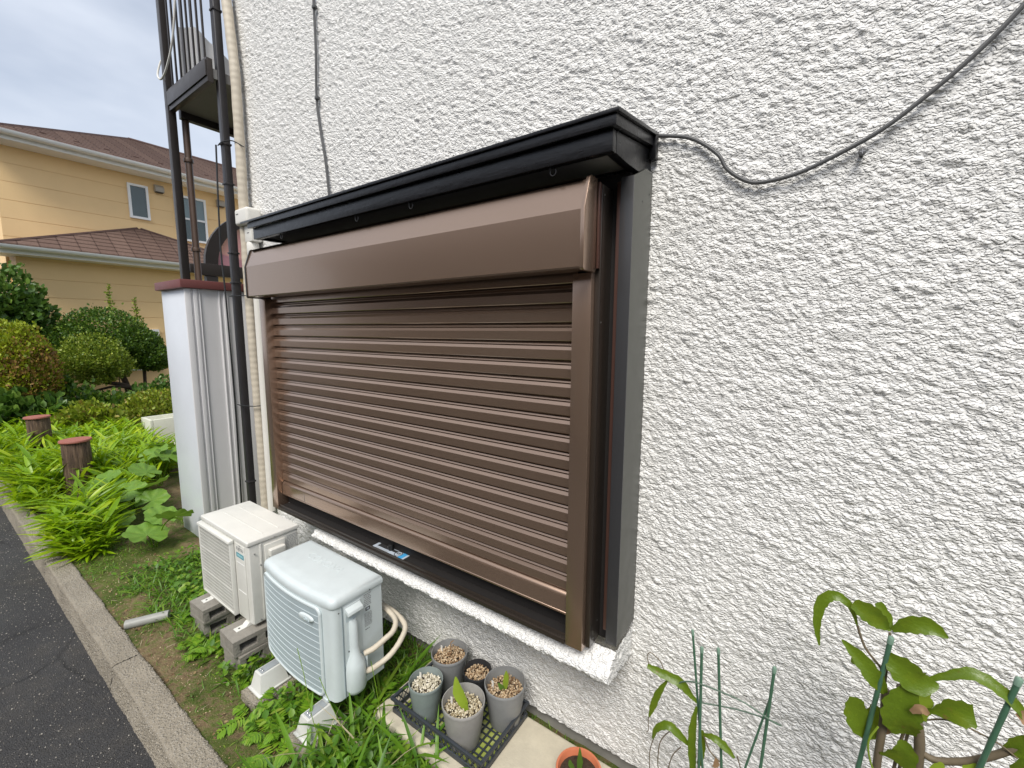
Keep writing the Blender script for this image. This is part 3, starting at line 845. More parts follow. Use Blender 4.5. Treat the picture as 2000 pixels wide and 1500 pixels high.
# ------------------------------------------------------------------ ivory air conditioner
ac = thing('air_conditioner_unit', 'ivory outdoor air conditioner unit on concrete blocks with teal badge', 'air conditioner', (-2.88, -.47, .20))
x0, x1, yf, yb, z0, z1 = -3.195, -2.555, -.605, -.315, .222, .742
mb = MB(); mb.box(x0, x1, yf, yb, z0, z1-.030); obj('casing', mb, 'ac_ivory', ac, bevel=.014, seg=3)
mb = MB(); mb.box(x0-.006, x1+.006, yf-.008, yb+.006, z1-.0295, z1); lid = obj('top_lid', mb, 'ac_ivory', ac, bevel=.010, seg=3)
for y in (-.50, -.405):
    mb = MB(); mb.box(x0+.05, x1-.05, y-.0045, y+.0045, z1+.0002, z1+.0022); obj('lid_rib', mb, 'ac_ivory', lid, bevel=.001)
gx0, gx1 = -3.200, -2.735
mb = MB(); mb.box(gx0+.012, gx1-.012, yf-.0022, yf-.0005, z0+.02, z1-.055); obj('fan_opening', mb, 'ac_fin_beige', ac, smooth=0)
gr = MB()
gz0, gz1 = z0+.008, z1-.042
gr.box(gx0, gx0+.014, yf-.026, yf-.0022, gz0, gz1); gr.box(gx1-.014, gx1, yf-.026, yf-.0022, gz0, gz1)
gr.box(gx0+.0141, gx1-.0141, yf-.026, yf-.0022, gz0, gz0+.012)
fr = obj('grille_frame', gr, 'ac_ivory', ac, bevel=.003)
mb = MB(); mb.prism([(yf-.0022, gz1+.006), (yf-.030, gz1+.002), (yf-.033, gz1-.010), (yf-.027, gz1-.016), (yf-.0022, gz1-.014)], 'x', gx0-.002, gx1+.002)
obj('grille_lip', mb, 'ac_ivory', ac, bevel=.002)
gb = MB()
nv = 46
for k in range(nv):
    x = gx0+.016+(gx1-gx0-.032)*k/(nv-1)
    gb.box(x-.0013, x+.0013, yf-.022, yf-.019, gz0+.0125, gz1-.0165)
for k in range(1, 21):
    z = gz0+(gz1-gz0)*k/21
    w = .0045 if k in (7, 14) else .0015
    gb.box(gx0+.0145, gx1-.0145, yf-.0246 if k in (7, 14) else yf-.0235, yf-.0225, z-w, z+w)
obj('grille_bars', gb, 'ac_ivory', ac, smooth=0)
mb = MB(); mb.box(-2.715, -2.600, yf-.0035, yf-.0005, z0+.02, z1-.045); obj('front_panel', mb, 'ac_ivory', ac, bevel=.0015)
for z in (.60-.02, .40):
    mb = MB(); mb.box(-2.708, -2.610, yf-.0045, yf-.0036, z, z+.004); obj('panel_rib', mb, 'house_white', ac)
me = text_mesh('FUJITSU', .026, 'logo_grey', .0003, .0004)
o = link('logo', me, ac); o.rotation_euler = (R(90), 0, 0); o.location = Vector((-2.657, yf-.0040, .668))-OFF[ac.name]
loop = MB()
for s_ in (-1, 1):
    loop.tube([(-2.655+s_*.005+.006*math.cos(a), yf-.0042, .690+.004*math.sin(a)) for a in np.linspace(0, 6.28, 13)], .0009, 5, False)
obj('logo_mark', loop, 'logo_grey', ac)
mb = MB(); mb.box(-2.705, -2.612, yf-.0042, yf-.0036, .615, .643); bd = obj('badge', mb, 'badge_teal', ac)
mb = MB(); mb.box(-2.694, -2.622, yf-.0047, yf-.0043, .622, .636); obj('badge_print', mb, 'badge_pale', bd)
# side: valve cover, handle, seams, screws, print
mb = MB(); mb.box(x1+.0002, x1+.006, -.545, -.535, z0+.02, z1-.035); obj('side_seam', mb, 'ac_ivory', ac, bevel=.002)
mb = MB(); mb.box(x1+.0002, x1+.012, -.520, -.400, z0+.03, z1-.05); obj('valve_cover', mb, 'ac_ivory', ac, bevel=.004)
mb = MB(); mb.box(x1+.0125, x1+.044, -.505, -.412, z1-.125, z1-.078); obj('side_handle', mb, 'ac_ivory', ac, bevel=.010, seg=3)
mb = MB(); mb.box(x1+.0122, x1+.016, -.500, -.417, z1-.150, z1-.126); obj('under_handle_shade', mb, 'ac_ivory_shaded', ac)  # flat darker plate, shade below the handle put into its colour
mb = MB(); mb.box(x1+.0125, x1+.040, -.505, -.425, z0+.05, z0+.24); obj('valve_bulge', mb, 'ac_ivory', ac, bevel=.012, seg=3)
def print_lines(parent, X, ya, yb_, za, zb, n, m='print_grey', seed=1):
    g = random.Random(seed); q = MB(); h = (zb-za)/n
    for k in range(n):
        y = ya
        while y < yb_-.004:
            l = min(g.uniform(.004, .016), yb_-y)
            q.add([(X, y, za+h*k), (X, y+l, za+h*k), (X, y+l, za+h*k+h*.55), (X, y, za+h*k+h*.55)], [(0, 1, 2, 3)])
            y += l+g.uniform(.0015, .004)
    return obj('rating_print', q, m, parent, smooth=0)
print_lines(ac, x1+.0006, -.385, -.325, z1-.13, z1-.045, 9, 'print_grey', 3)
mb = MB(); mb.box(x1+.0004, x1+.0009, -.375, -.352, z1-.155, z1-.138); obj('print_box', mb, 'print_black', ac)
for y, z in ((-.575, .66), (-.565, .245), (-.46, z1-.02), (-.545, .58)):
    m = MB(); m.add([(x1+.0075, y+.004*math.cos(a), z+.004*math.sin(a)) for a in np.linspace(0, 6.28, 9)[:-1]]+[(x1+.0092, y, z)]+[(x1+.002, y+.004*math.cos(a), z+.004*math.sin(a)) for a in np.linspace(0, 6.28, 9)[:-1]],
                     [(i, (i+1) % 8, 8) for i in range(8)]+[(i, 9+i, 9+(i+1) % 8, (i+1) % 8) for i in range(8)])
    obj('screw', m, 'steel', ac)
for x in (-3.10, -2.635):
    mb = MB(); mb.prism([(-.315, .2005), (-.675, .2005), (-.675, .2045), (-.625, .2045), (-.605, .2215), (-.315, .2215)], 'x', x-.022, x+.022)
    ft = obj('foot_bracket', mb, 'ac_ivory', ac, bevel=.001)
    mb = MB(); mb.lathe([(.006, .2047), (.006, .2052)], (x, -.652, 0), 10); obj('bolt_hole', mb, 'print_black', ft)

# ------------------------------------------------------------------ pale blue air conditioner
ab = thing('air_conditioner_unit', 'pale blue outdoor air conditioner unit with bowed front and white feet', 'air conditioner', (-2.05, -.47, .155))
X0, X1, YB = -2.385, -1.735, -.325
Z0, Z1 = .165, .700
XC, HW = (X0+X1)/2, (X1-X0)/2
def yfr(x, o=0): return -.598-.030*(1-((x-XC)/HW)**2)-o
def plan(o=0, r=.035):
    pts = [(X0-o, YB+o), (X1+o, YB+o)]
    # right front rounding
    for a in np.linspace(0, 1, 5):
        an = a*math.pi/2
        pts.append((X1+o-r+r*math.cos(an), yfr(X1-r)-o+r-r*math.sin(an)))
    for x in np.linspace(X1-r-.01, X0+r+.01, 15): pts.append((x, yfr(x)-o))
    for a in np.linspace(1, 0, 5):
        an = a*math.pi/2
        pts.append((X0-o+r-r*math.cos(an), yfr(X0+r)-o+r-r*math.sin(an)))
    return pts
def loft(m, rings):
    n = len(rings[0][0]); vs = []
    for pl_, z in rings: vs += [(p[0], p[1], z) for p in pl_]
    fs = [tuple(range(n))[::-1]]
    for i in range(len(rings)-1):
        fs += [(i*n+k, i*n+(k+1) % n, (i+1)*n+(k+1) % n, (i+1)*n+k) for k in range(n)]
    fs.append(tuple((len(rings)-1)*n+k for k in range(n)))
    m.add(vs, fs)
def fixn(o):
    bm = bmesh.new(); bm.from_mesh(o.data); bmesh.ops.recalc_face_normals(bm, faces=bm.faces); bm.to_mesh(o.data); bm.free(); return o
mb = MB(); loft(mb, [(plan(0), Z0), (plan(0), Z1-.052)]); fixn(obj('casing', mb, 'ac_pale_blue', ab, smooth=40))
mb = MB(); loft(mb, [(plan(.004), Z1-.050), (plan(.006), Z1-.044), (plan(.006), Z1-.026), (plan(.001), Z1-.011), (plan(-.010), Z1-.003), (plan(-.028), Z1)])
lid = fixn(obj('top_lid', mb, 'ac_pale_blue', ab, smooth=50))
# front grille
def strip(o, xa, xb, za, zb, n=20):
    m = MB(); xs_ = np.linspace(xa, xb, n)
    m.add([(x, yfr(x, o), za) for x in xs_]+[(x, yfr(x, o), zb) for x in xs_], [(i, i+1, n+i+1, n+i) for i in range(n-1)]); return m
GX0, GX1, GZ0, GZ1 = X0+.028, X1-.085, Z0+.020, Z1-.068
obj('fan_opening', strip(.0008, GX0, GX1, GZ0, GZ1), 'ac_fin_blue', ab)
gb = MB(); NV = 78
for k in range(NV):
    x = GX0+.004+(GX1-GX0-.008)*k/(NV-1); y = yfr(x)
    gb.box(x-.0018, x+.0018, y-.0105, y-.0012, GZ0, GZ1)
obj('grille_ribs', gb, 'ac_grille_blue', ab, smooth=0)
gb = MB()
for k in range(1, 13):
    z = GZ0+(GZ1-GZ0)*k/13
    gb.tube([(x, yfr(x, .0112), z) for x in np.linspace(GX0, GX1, 20)], .0012, 5)
obj('grille_wires', gb, 'ac_pale_blue', ab)
def rrect(xa, xb, za, zb, r, n=6):
    P = []
    for cx_, cz_, a0 in ((xb-r, zb-r, 0), (xa+r, zb-r, 90), (xa+r, za+r, 180), (xb-r, za+r, 270)):
        for k in range(n+1):
            a = R(a0+90*k/n); P.append((cx_+r*math.cos(a), cz_+r*math.sin(a)))
    out = []
    for i in range(len(P)):
        a, b = P[i], P[(i+1) % len(P)]
        m_ = max(1, int(math.hypot(b[0]-a[0], b[1]-a[1])/.04))
        for k in range(m_): out.append((a[0]+(b[0]-a[0])*k/m_, a[1]+(b[1]-a[1])*k/m_))
    out.append(out[0]); return out
pr = rrect(GX0-.004, GX1+.004, GZ0-.003, GZ1+.003, .03)
mb = MB(); mb.tube([(x, yfr(x, .006), z) for x, z in pr], .0085, 8, False); obj('grille_surround', mb, 'ac_pale_blue', ab)
# oval badge
bx, bz = GX1-.085, GZ1-.062
mb = MB()
ov = [(bx+.056*math.cos(a), bz+.019*math.sin(a)) for a in np.linspace(0, 2*math.pi, 33)[:-1]]
n = len(ov)
mb.add([(x, yfr(x, .013), z) for x, z in ov]+[(bx+(x-bx)*.9, yfr(x, .021), bz+(z-bz)*.88) for x, z in ov]+[(bx+(x-bx)*.75, yfr(x, .0225), bz+(z-bz)*.72) for x, z in ov]+[(bx, yfr(bx, .0232), bz)],
       [(k, (k+1) % n, n+(k+1) % n, n+k) for k in range(n)]+[(n+k, n+(k+1) % n, 2*n+(k+1) % n, 2*n+k) for k in range(n)]+[(2*n+k, 2*n+(k+1) % n, 3*n) for k in range(n)])
bdg = fixn(obj('oval_badge', mb, 'ac_pale_blue', ab, smooth=60))
me = text_mesh('CORONA', .021, 'ac_grille_blue', .0012)
o = link('badge_letters', me, bdg); o.rotation_euler = (R(90), 0, R(-2.5)); o.location = Vector((bx, yfr(bx, .0238), bz))-OFF[ab.name]
me = text_mesh('CORONA', .07, 'ac_pale_blue', .0010)
o = link('embossed_letters', me, lid); o.location = Vector((XC-.01, -.43, Z1+.0003))-OFF[ab.name]
# side details
SX = X1
mb = MB(); mb.box(SX+.0002, SX+.0035, -.555, -.552, Z0, Z1-.056); obj('side_seam', mb, 'ac_fin_blue', ab)
mb = MB(); mb.box(SX+.0002, SX+.0045, -.545, -.452, .32, .634); obj('side_recess', mb, 'ac_pale_blue', ab, bevel=.002)
mb = MB(); mb.prism([(SX+.0046, .628), (SX+.030, .612), (SX+.034, .598), (SX+.028, .590), (SX+.0046, .600)], 'y', -.540, -.457); fixn(obj('side_handle', mb, 'ac_pale_blue', ab, bevel=.003))
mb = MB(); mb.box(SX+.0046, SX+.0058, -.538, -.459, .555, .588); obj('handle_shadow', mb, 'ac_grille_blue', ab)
vc = MB(); prof = [(.175, .030, .030), (.185, .044, .046), (.205, .048, .054), (.30, .048, .056), (.335, .044, .052), (.375, .024, .034), (.42, .0215, .027), (.53, .021, .024), (.555, .018, .014)]
n = 16; vs = []
for z, hw, d in prof:
    for k in range(n):
        a = math.pi*k/(n-1)
        vs.append((SX+.004+d*math.sin(a)**.7, -.502-hw*math.cos(a), z))
fs = [(i*n+k, i*n+k+1, (i+1)*n+k+1, (i+1)*n+k) for i in range(len(prof)-1) for k in range(n-1)]
fs += [tuple(range(n)), tuple((len(prof)-1)*n+k for k in range(n))]
vc.add(vs, fs); fixn(obj('valve_cover', vc, 'ac_pale_blue', ab, smooth=60))
mb = MB(); mb.box(SX+.002, SX+.036, -.4525, -.446, .225, .345); obj('cover_flange', mb, 'ac_pale_blue', ab, bevel=.004)
print_lines(ab, SX+.0008, -.432, -.390, .575, .642, 7, 'print_grey', 5)
mb = MB(); mb.box(SX+.0004, SX+.0010, -.424, -.398, .548, .566); pb = obj('print_box', mb, 'print_black', ab)
mb = MB(); mb.box(SX+.0011, SX+.0014, -.419, -.403, .552, .562); obj('print_letters', mb, 'sticker_silver', pb)
print_lines(ab, SX+.0008, -.432, -.388, .465, .540, 11, 'print_grey', 7)
print_lines(ab, SX+.0008, -.430, -.402, .448, .455, 1, 'print_black', 9)
for y, z in ((-.40, Z1-.045), (-.575, Z1-.075), (-.53, .40)):
    m = MB(); m.add([(SX+.0075, y+.004*math.cos(a), z+.004*math.sin(a)) for a in np.linspace(0, 6.28, 9)[:-1]]+[(SX+.0092, y, z)], [(i, (i+1) % 8, 8) for i in range(8)])
    obj('screw', m, 'grey_cable', ab, smooth=0)
for x in (-2.27, -1.815):
    mb = MB(); mb.box(x-.02, x+.02, -.615, -.33, .1492, .1645); obj('foot_rail', mb, 'ac_pale_blue', ab, bevel=.002)
# insulated pipes behind the blue unit
for lab, pts in (('upper pale insulated pipe curving out of the blue air conditioner', [(-1.715, -.452, .345), (-1.685, -.42, .365), (-1.66, -.375, .395), (-1.652, -.325, .415), (-1.68, -.285, .44), (-1.75, -.275, .46), (-1.84, -.275, .47)]),
                 ('lower pale insulated pipe curving out of the blue air conditioner', [(-1.695, -.455, .262), (-1.66, -.435, .285), (-1.622, -.375, .325), (-1.612, -.315, .37), (-1.64, -.255, .405), (-1.73, -.24, .43), (-1.84, -.24, .44)])):
    mb = MB(); mb.tube(spline(pts, 8), [.0138+.0006*math.sin(i_*2.1) for i_ in range(49)], 12); tag(obj('insulated_pipe', mb, 'beige_tape'), lab, 'pipe', 'insulated pipes of the blue air conditioner')
# feet and pads
for x, yy, lab in ((-1.815, -.662, 'valve end'), (-2.27, -.662, 'far end')):
    f = thing('plastic_stand', 'white tapered plastic stand under the %s of the blue air conditioner' % lab, 'stand', (x, yy, .05), 'white stands under the blue air conditioner')
    def rect(hx, hy, dy=0): return [(x-hx, yy-hy+dy), (x+hx, yy-hy+dy), (x+hx, yy+hy+dy), (x-hx, yy+hy+dy)]
    mb = MB(); loft(mb, [(rect(.062, .085), .046), (rect(.062, .085), .054), (rect(.054, .075), .056), (rect(.032, .058), .1435), (rect(.030, .056), .1455)])
    fixn(obj('foot_body', mb, 'foot_white', f, bevel=.003))
    mb = MB(); mb.box(x-.023, x+.023, yy-.048, yy+.045, .1457, .1487); pt = obj('steel_plate', mb, 'foot_plate', f, bevel=.001)
    for k, xx in enumerate((-.009, .010)):
        mb = MB(); mb.lathe([(.0055, .1488), (.0055, .152), (.003, .154)], (x+xx, yy-.036, 0), 8); obj('bolt', mb, 'steel', pt)
    mb = MB(); mb.box(x-.085, x+.085, yy-.115, yy+.12, -.02, .044)
    me = meshdata('stone_pad', mb, 'kerb_concrete', .012)
    bm = bmesh.new(); bm.from_mesh(me); bmesh.ops.triangulate(bm, faces=bm.faces)
    for _ in range(3):
        bmesh.ops.subdivide_edges(bm, edges=[e for e in bm.edges if e.calc_length() > .012], cuts=1)
        bmesh.ops.triangulate(bm, faces=bm.faces)
    bm.to_mesh(me); bm.free()
    o = link('stone_pad', me); tag(o, 'rough concrete pad under the %s foot of the blue air conditioner' % lab, 'pad', 'concrete pads under the blue air conditioner')
# grey pipe lying in the soil
pv = MB(); pa, pb_ = Vector((-3.555, -.962, .020)), Vector((-3.43, -.765, .032))
pv.tube([pa+(pb_-pa)*k/8 for k in range(9)], .030, 16)
tag(obj('plastic_pipe', pv, 'pvc_grey'), 'short grey plastic pipe lying half buried in the soil', 'pipe')

# ------------------------------------------------------------------ slab, tray and pots
sb = thing('cream_slab', 'cream stone slab lying along the wall under the seedling tray', 'slab', (-1.15, -.25, .03))
mb = MB(); mb.box(-1.64, -.46, -.475, -.055, .040, .088); obj('slab_top', mb, 'slab_cream', sb, bevel=.018, seg=4)
st2 = thing('cream_stone', 'rough cream stone propping up the slab below the tray', 'stone', (-1.35, -.42, 0))
mb = MB(); mb.box(-1.52, -1.10, -.46, -.12, -.03, .0385)
obj('stone_body', mb, 'stone_cream', st2, bevel=.012)
TX0, TX1, TY0, TY1, TZ0, TZ1 = -1.555, -.985, -.432, -.06, .091, .172
tr = thing('seedling_tray', 'black latticed plastic tray holding the grey flowerpots', 'tray', (-1.27, -.24, TZ0))
mb = MB()
ring = []
for (xx, yy) in ((TX0, TY0), (TX1, TY0), (TX1, TY1), (TX0, TY1)): ring.append((xx, yy))
for (a, b) in zip(ring, ring[1:]+ring[:1]):
    if a[1] == b[1]:
        xa, xb = sorted((a[0], b[0])); s_ = 1 if a[1] == TY0 else -1
        y = a[1]; mb.box(xa, xb, min(y, y+s_*.014), max(y, y+s_*.014), TZ1-.014, TZ1)
    else:
        ya, yb_ = sorted((a[1], b[1])); s_ = 1 if a[0] == TX0 else -1
        x = a[0]; mb.box(min(x, x+s_*.014), max(x, x+s_*.014), ya+.0142, yb_-.0142, TZ1-.014, TZ1)
obj('rim', mb, 'tray_black', tr, bevel=.003)
mb = MB()
def lattice(m, p0, p1, n):
    """slanted bars between z levels along p0->p1"""
    P0, P1 = Vector(p0), Vector(p1)
    for k in range(n):
        a = P0+(P1-P0)*(k/n); b = P0+(P1-P0)*((k+1)/n)
        for u, v in ((a, b), (b, a)):
            m.tube([u+Vector((0, 0, TZ0+.022)), v+Vector((0, 0, TZ1-.014))], .0026, 4, False)
    m.tube([P0+Vector((0, 0, TZ0+.022)), P1+Vector((0, 0, TZ0+.022))], .0035, 4)
i_ = .010
lattice(mb, (TX0+i_, TY0+i_, 0), (TX1-i_, TY0+i_, 0), 18); lattice(mb, (TX0+i_, TY1-i_, 0), (TX1-i_, TY1-i_, 0), 18)
lattice(mb, (TX0+i_, TY0+i_, 0), (TX0+i_, TY1-i_, 0), 11); lattice(mb, (TX1-i_, TY0+i_, 0), (TX1-i_, TY1-i_, 0), 11)
obj('lattice_sides', mb, 'tray_black', tr, smooth=0)
mb = MB()
for y_, x_ in ((TY0+.007, None), (TY1-.013, None)): mb.box(TX0+.006, TX1-.006, y_, y_+.005, TZ0, TZ0+.022)
for x_ in (TX0+.007, TX1-.012): mb.box(x_, x_+.005, TY0+.0125, TY1-.0135, TZ0, TZ0+.022)
obj('skirting', mb, 'tray_black', tr)
mb = MB(); nx, ny = 17, 11
for k in range(1, nx): x = TX0+.012+(TX1-TX0-.024)*k/nx; mb.box(x-.0035, x+.0035, TY0+.013, TY1-.0135, TZ0+.0005, TZ0+.008)
for k in range(1, ny): y = TY0+.0125+(TY1-TY0-.026)*k/ny; mb.box(TX0+.0125, TX1-.0125, y-.0035, y+.0035, TZ0+.0085, TZ0+.0105)
obj('floor_grid', mb, 'tray_black', tr, smooth=0)
t = mat('algae_floor'); MAT['algae_floor'] = t.m
t.color(t.ramp(t.noise(14, 5, .6), [(.3, (.44, .42, .33)), (.48, (.30, .34, .08)), (.7, (.24, .30, .045))])); t.rough(.8)
mb = MB(); mb.box(TX0+.02, TX1-.02, TY0+.02, TY1-.02, .0882, .0895); obj('algae_film', mb, 'algae_floor', sb, smooth=0)

OCT = np.array([(1, 0, 0), (-1, 0, 0), (0, 1, 0), (0, -1, 0), (0, 0, 1), (0, 0, -1)], float)
OCF = np.array([(0, 2, 4), (2, 1, 4), (1, 3, 4), (3, 0, 4), (2, 0, 5), (1, 2, 5), (3, 1, 5), (0, 3, 5)])
bm = bmesh.new(); bmesh.ops.create_icosphere(bm, subdivisions=1, radius=1)
ICV = np.array([v.co[:] for v in bm.verts]); ICF = np.array([[v.index for v in f.verts] for f in bm.faces]); bm.free()
def leaf_strip(path, widths, normal=(0, -1, .3), cup=.15, wave=0):
    """leaf along path (list of Vector) of given half widths; returns verts, faces (5 across)"""
    P = spline(path, 5); n = len(P); N0 = Vector(normal)
    vs, fs = [], []
    for i, p in enumerate(P):
        t_ = (P[min(i+1, n-1)]-P[max(i-1, 0)]).normalized()
        s_ = t_.cross(N0)
        if s_.length < 1e-4: s_ = t_.orthogonal()
        s_.normalize(); nn_ = s_.cross(t_).normalized()
        f_ = i/(n-1)*(len(widths)-1); k = min(int(f_), len(widths)-2); w = widths[k]+(widths[k+1]-widths[k])*(f_-k)
        for j in (-1, -.5, 0, .5, 1):
            ww = w*(1+wave*math.sin(i*2.3+j))
            vs.append(p+s_*ww*j+nn_*(cup*w*abs(j)**1.5))
    for i in range(n-1):
        for j in range(4): fs.append((i*5+j, i*5+j+1, (i+1)*5+j+1, (i+1)*5+j))
    return vs, fs
POTG = 'flowerpots in the black tray'
def pot(x, y, zb, r, h, m, gm, lab, fill=.045, seed=0, sprout=None, tagw=True):
    p = thing('flowerpot', lab, 'flowerpot', (x, y, zb), POTG)
    rb = r*.74
    prof = [(rb*.98, 0), (rb, .003), (rb+(r-rb)*.45, h*.45), (rb+(r-rb)*.46, h*.455), (rb+(r-rb)*.50, h*.47), (r*.965, h-.016), (r*.995, h-.014), (r, h-.010), (r, h-.003), (r*.985, h), (r*.955, h), (r*.945, h-.004), (r*.90, h-.05), (r*.84, h-.10), (.002, h-.10)]
    mb = MB(); mb.lathe(prof, (x, y, zb), 36, False); mb.add([(x+rb*.98*math.cos(a), y+rb*.98*math.sin(a), zb) for a in np.linspace(0, 6.283, 37)[:-1]], [tuple(range(35, -1, -1))])
    obj('pot_body', mb, m, p, smooth=40)
    g = np.random.default_rng(seed+50)
    zs = zb+h-fill; ri = r*.915
    mb = MB(); mb.lathe([(ri-.002, zs-.02), (ri-.002, zs-.006), (ri*.6, zs-.003), (.002, zs-.001)], (x, y, 0), 24); obj('potting_mix', mb, 'potting_soil', p)
    nst = int(560*(r/.1)**2)
    rr = np.sqrt(g.uniform(0, 1, nst))*(ri-.005); aa = g.uniform(0, 6.283, nst)
    pos = np.stack([x+rr*np.cos(aa), y+rr*np.sin(aa), zs+.004*g.normal(0, 1, nst)+.006*(1-(rr/ri)**2)], -1)-np.array((x, y, zb))
    V, F = scatter(ICV, ICF, pos, randrot(nst, g), np.stack([g.uniform(.0038, .0078, nst), g.uniform(.0034, .0062, nst), g.uniform(.0028, .005, nst)], -1))
    o = link('gravel', npmesh('gravel', V, F, gm, False), p); o['kind'] = 'stuff'
    if sprout:
        for nm, pth, wd, nrm, mm in sprout:
            vs, fs = leaf_strip([Vector((x+a, y+b, zs+c)) for a, b, c in pth], wd, nrm)
            mb = MB(); mb.add(vs, fs); obj(nm, mb, mm, p, smooth=60)
    if tagw:
        mb = MB(); ang = seed*1.7
        tx, ty = x+ri*.72*math.cos(2.6+seed*.2), y+ri*.5*math.sin(2.6+seed*.2)
        mb.box(tx-.006, tx+.006, ty-.0006, ty+.0006, zs-.02, zs+.035); obj('plant_tag', mb, 'white_plastic', p)
zb = TZ0+.0107
pot(-1.395, -.345, zb, .082, .185, 'pot_grey_green', 'gravel_white', 'greenish grey flowerpot filled with white gravel and no plant', .032, 1)
pot(-1.425, -.150, zb, .094, .190, 'pot_grey', 'gravel_brown', 'grey flowerpot with brown gravel and a dry bent twig', .036, 2,
    [('dry_twig', [(.0, .01, 0), (.002, .012, .04), (.0, .012, .075), (.018, .015, .095)], [.003, .0035, .003, .002], (0, -1, 0), 'leaf_dead'),
     ('dry_twig', [(-.02, -.0, 0), (-.01, .0, .02), (.015, .004, .03)], [.002, .003, .001], (0, -1, .5), 'leaf_dead')])
pot(-1.255, -.128, zb, .072, .155, 'pot_black', 'gravel_brown', 'small black flowerpot between the grey pots, filled with gravel', .030, 3, None, False)
pot(-1.165, -.335, zb, .098, .195, 'pot_grey_pale', 'gravel_mixed', 'pale grey flowerpot with one broad upright yellow green leaf', .045, 4,
    [('leaf', [(.015, .0, -.005), (.0, .0, .03), (-.03, .0, .07), (-.055, .01, .125)], [.008, .024, .028, .003], (.3, -1, .35), 'leaf_young'),
     ('leaf', [(.018, -.005, -.005), (.018, -.006, .02), (.012, -.006, .045)], [.007, .014, .006], (.4, -1, .2), 'leaf_young')])
pot(-1.068, -.150, zb, .098, .200, 'pot_grey', 'gravel_brown', 'grey flowerpot with a small fan of dark tipped green leaves', .046, 5,
    [('leaf', [(0, 0, 0), (.004, .0, .04), (.006, .004, .075), (.004, .006, .10)], [.006, .014, .012, .002], (.3, -1, .2), 'leaf_young'),
     ('leaf', [(0, -.005, 0), (-.012, -.012, .02), (-.028, -.016, .035)], [.006, .013, .003], (.3, -1, .5), 'leaf_mid'),
     ('leaf', [(0, .003, 0), (.012, .006, .05), (.018, .01, .095)], [.005, .010, .002], (-.2, -1, .2), 'leaf_dead')])
# terracotta pot
tp = thing('terracotta_pot', 'orange terracotta flowerpot with a pointed dark green shoot', 'flowerpot', (-.632, -.25, .0885))
mb = MB(); mb.lathe([(.05, 0), (.055, .002), (.074, .10), (.075, .101), (.086, .103), (.090, .108), (.092, .126), (.090, .130), (.083, .130), (.081, .126), (.074, .09), (.002, .09)], (-.632, -.25, .0885), 36, False); obj('pot_body', mb, 'terracotta', tp, smooth=40)
mb = MB(); mb.lathe([(.075, .185), (.076, .193), (.05, .197), (.002, .196)], (-.632, -.25, 0), 24); obj('potting_mix', mb, 'potting_soil', tp)
g = np.random.default_rng(77); n_ = 260
rr = np.sqrt(g.uniform(0, 1, n_))*.070; aa = g.uniform(0, 6.28, n_)
V, F = scatter(ICV, ICF, np.stack([rr*np.cos(aa), rr*np.sin(aa), np.full(n_, .1075)], -1), randrot(n_, g), g.uniform(.0015, .0035, n_))
o = link('soil_crumbs', npmesh('soil_crumbs', V, F, 'potting_soil', False), tp); o['kind'] = 'stuff'
for pth, wd in (([(0, 0, 0), (.004, 0, .06), (.002, 0, .12)], [.007, .012, .001]), ([(-.01, -.005, 0), (-.03, -.01, .03), (-.035, -.01, .05)], [.006, .011, .002]), ([(.0, -.01, 0), (.022, -.012, .035)], [.005, .003])):
    vs, fs = leaf_strip([Vector((-.632+a, -.25+b, .195+c_)) for a, b, c_ in pth], wd, (.4, -1, .2)); mb = MB(); mb.add(vs, fs); obj('leaf', mb, 'leaf_mid', tp, smooth=60)
# ------------------------------------------------------------------ cactus plants with canes by the wall
def cane(x, y, za, zb_, tx, ty, lab, r=.0055, joint=False):
    c_ = thing('garden_cane', lab, 'cane', (x, y, za), 'green garden canes by the wall')
    a, b = Vector((x, y, za)), Vector((tx, ty, zb_))
    m = MB(); P = [a+(b-a)*k/40 for k in range(41)]
    m.tube(P, [r*(1+(.10 if k % 3 == 0 else 0)) for k in range(41)], 9); obj('cane_shaft', m, 'cane_green', c_, smooth=60)
    d = (b-a).normalized()
    m = MB(); m.tube([b-d*.014, b+d*.001, b+d*.004], [r*1.25, r*1.3, r*.9], 10); obj('cane_tip', m, 'cane_cap', c_)
    if joint:
        q = a+(b-a)*.69
        m = MB(); m.tube([q-d*.012, q+d*.012], r*1.7, 8); obj('cane_clip', m, 'cane_cap', c_)
def ext(t_, b_, z=.30):
    """extend the line through two seen points down to z"""
    k = (z-t_[1])/(b_[1]-t_[1]); return t_[0]+(b_[0]-t_[0])*k
cane(ext((-.236, 1.019), (-.182, .567)), -.30, .30, 1.019, -.236, -.30, 'tallest thin green cane of the drooping cactus pot', .0034)
cane(ext((-.205, .981), (-.191, .561)), -.31, .30, .981, -.205, -.31, 'straight green cane just beside the tallest cane', .0042)
cane(ext((-.162, .984), (-.131, .601)), -.29, .30, .984, -.162, -.29, 'green cane crossing the yellowed cactus leaf tip', .0040)
cane(ext((-.015, 1.0), (-.028, .669)), -.30, .30, 1.0, -.015, -.30, 'green cane standing apart with the wire hoop tied on', .0042)
cane(-.13, -.305, .30, .902, -.018, -.29, 'thin leaning cane tied to the cane with the wire hoop', .0030)
cane(ext((.211, 1.223), (.177, .824)), -.345, .30, 1.223, .211, -.345, 'thick leaning green cane under the two top leaves', .0050)
cane(ext((.418, 1.217), (.381, .973)), -.34, .30, 1.217, .418, -.34, 'thick leaning green cane with a clip by the reddish leaf', .0052, True)
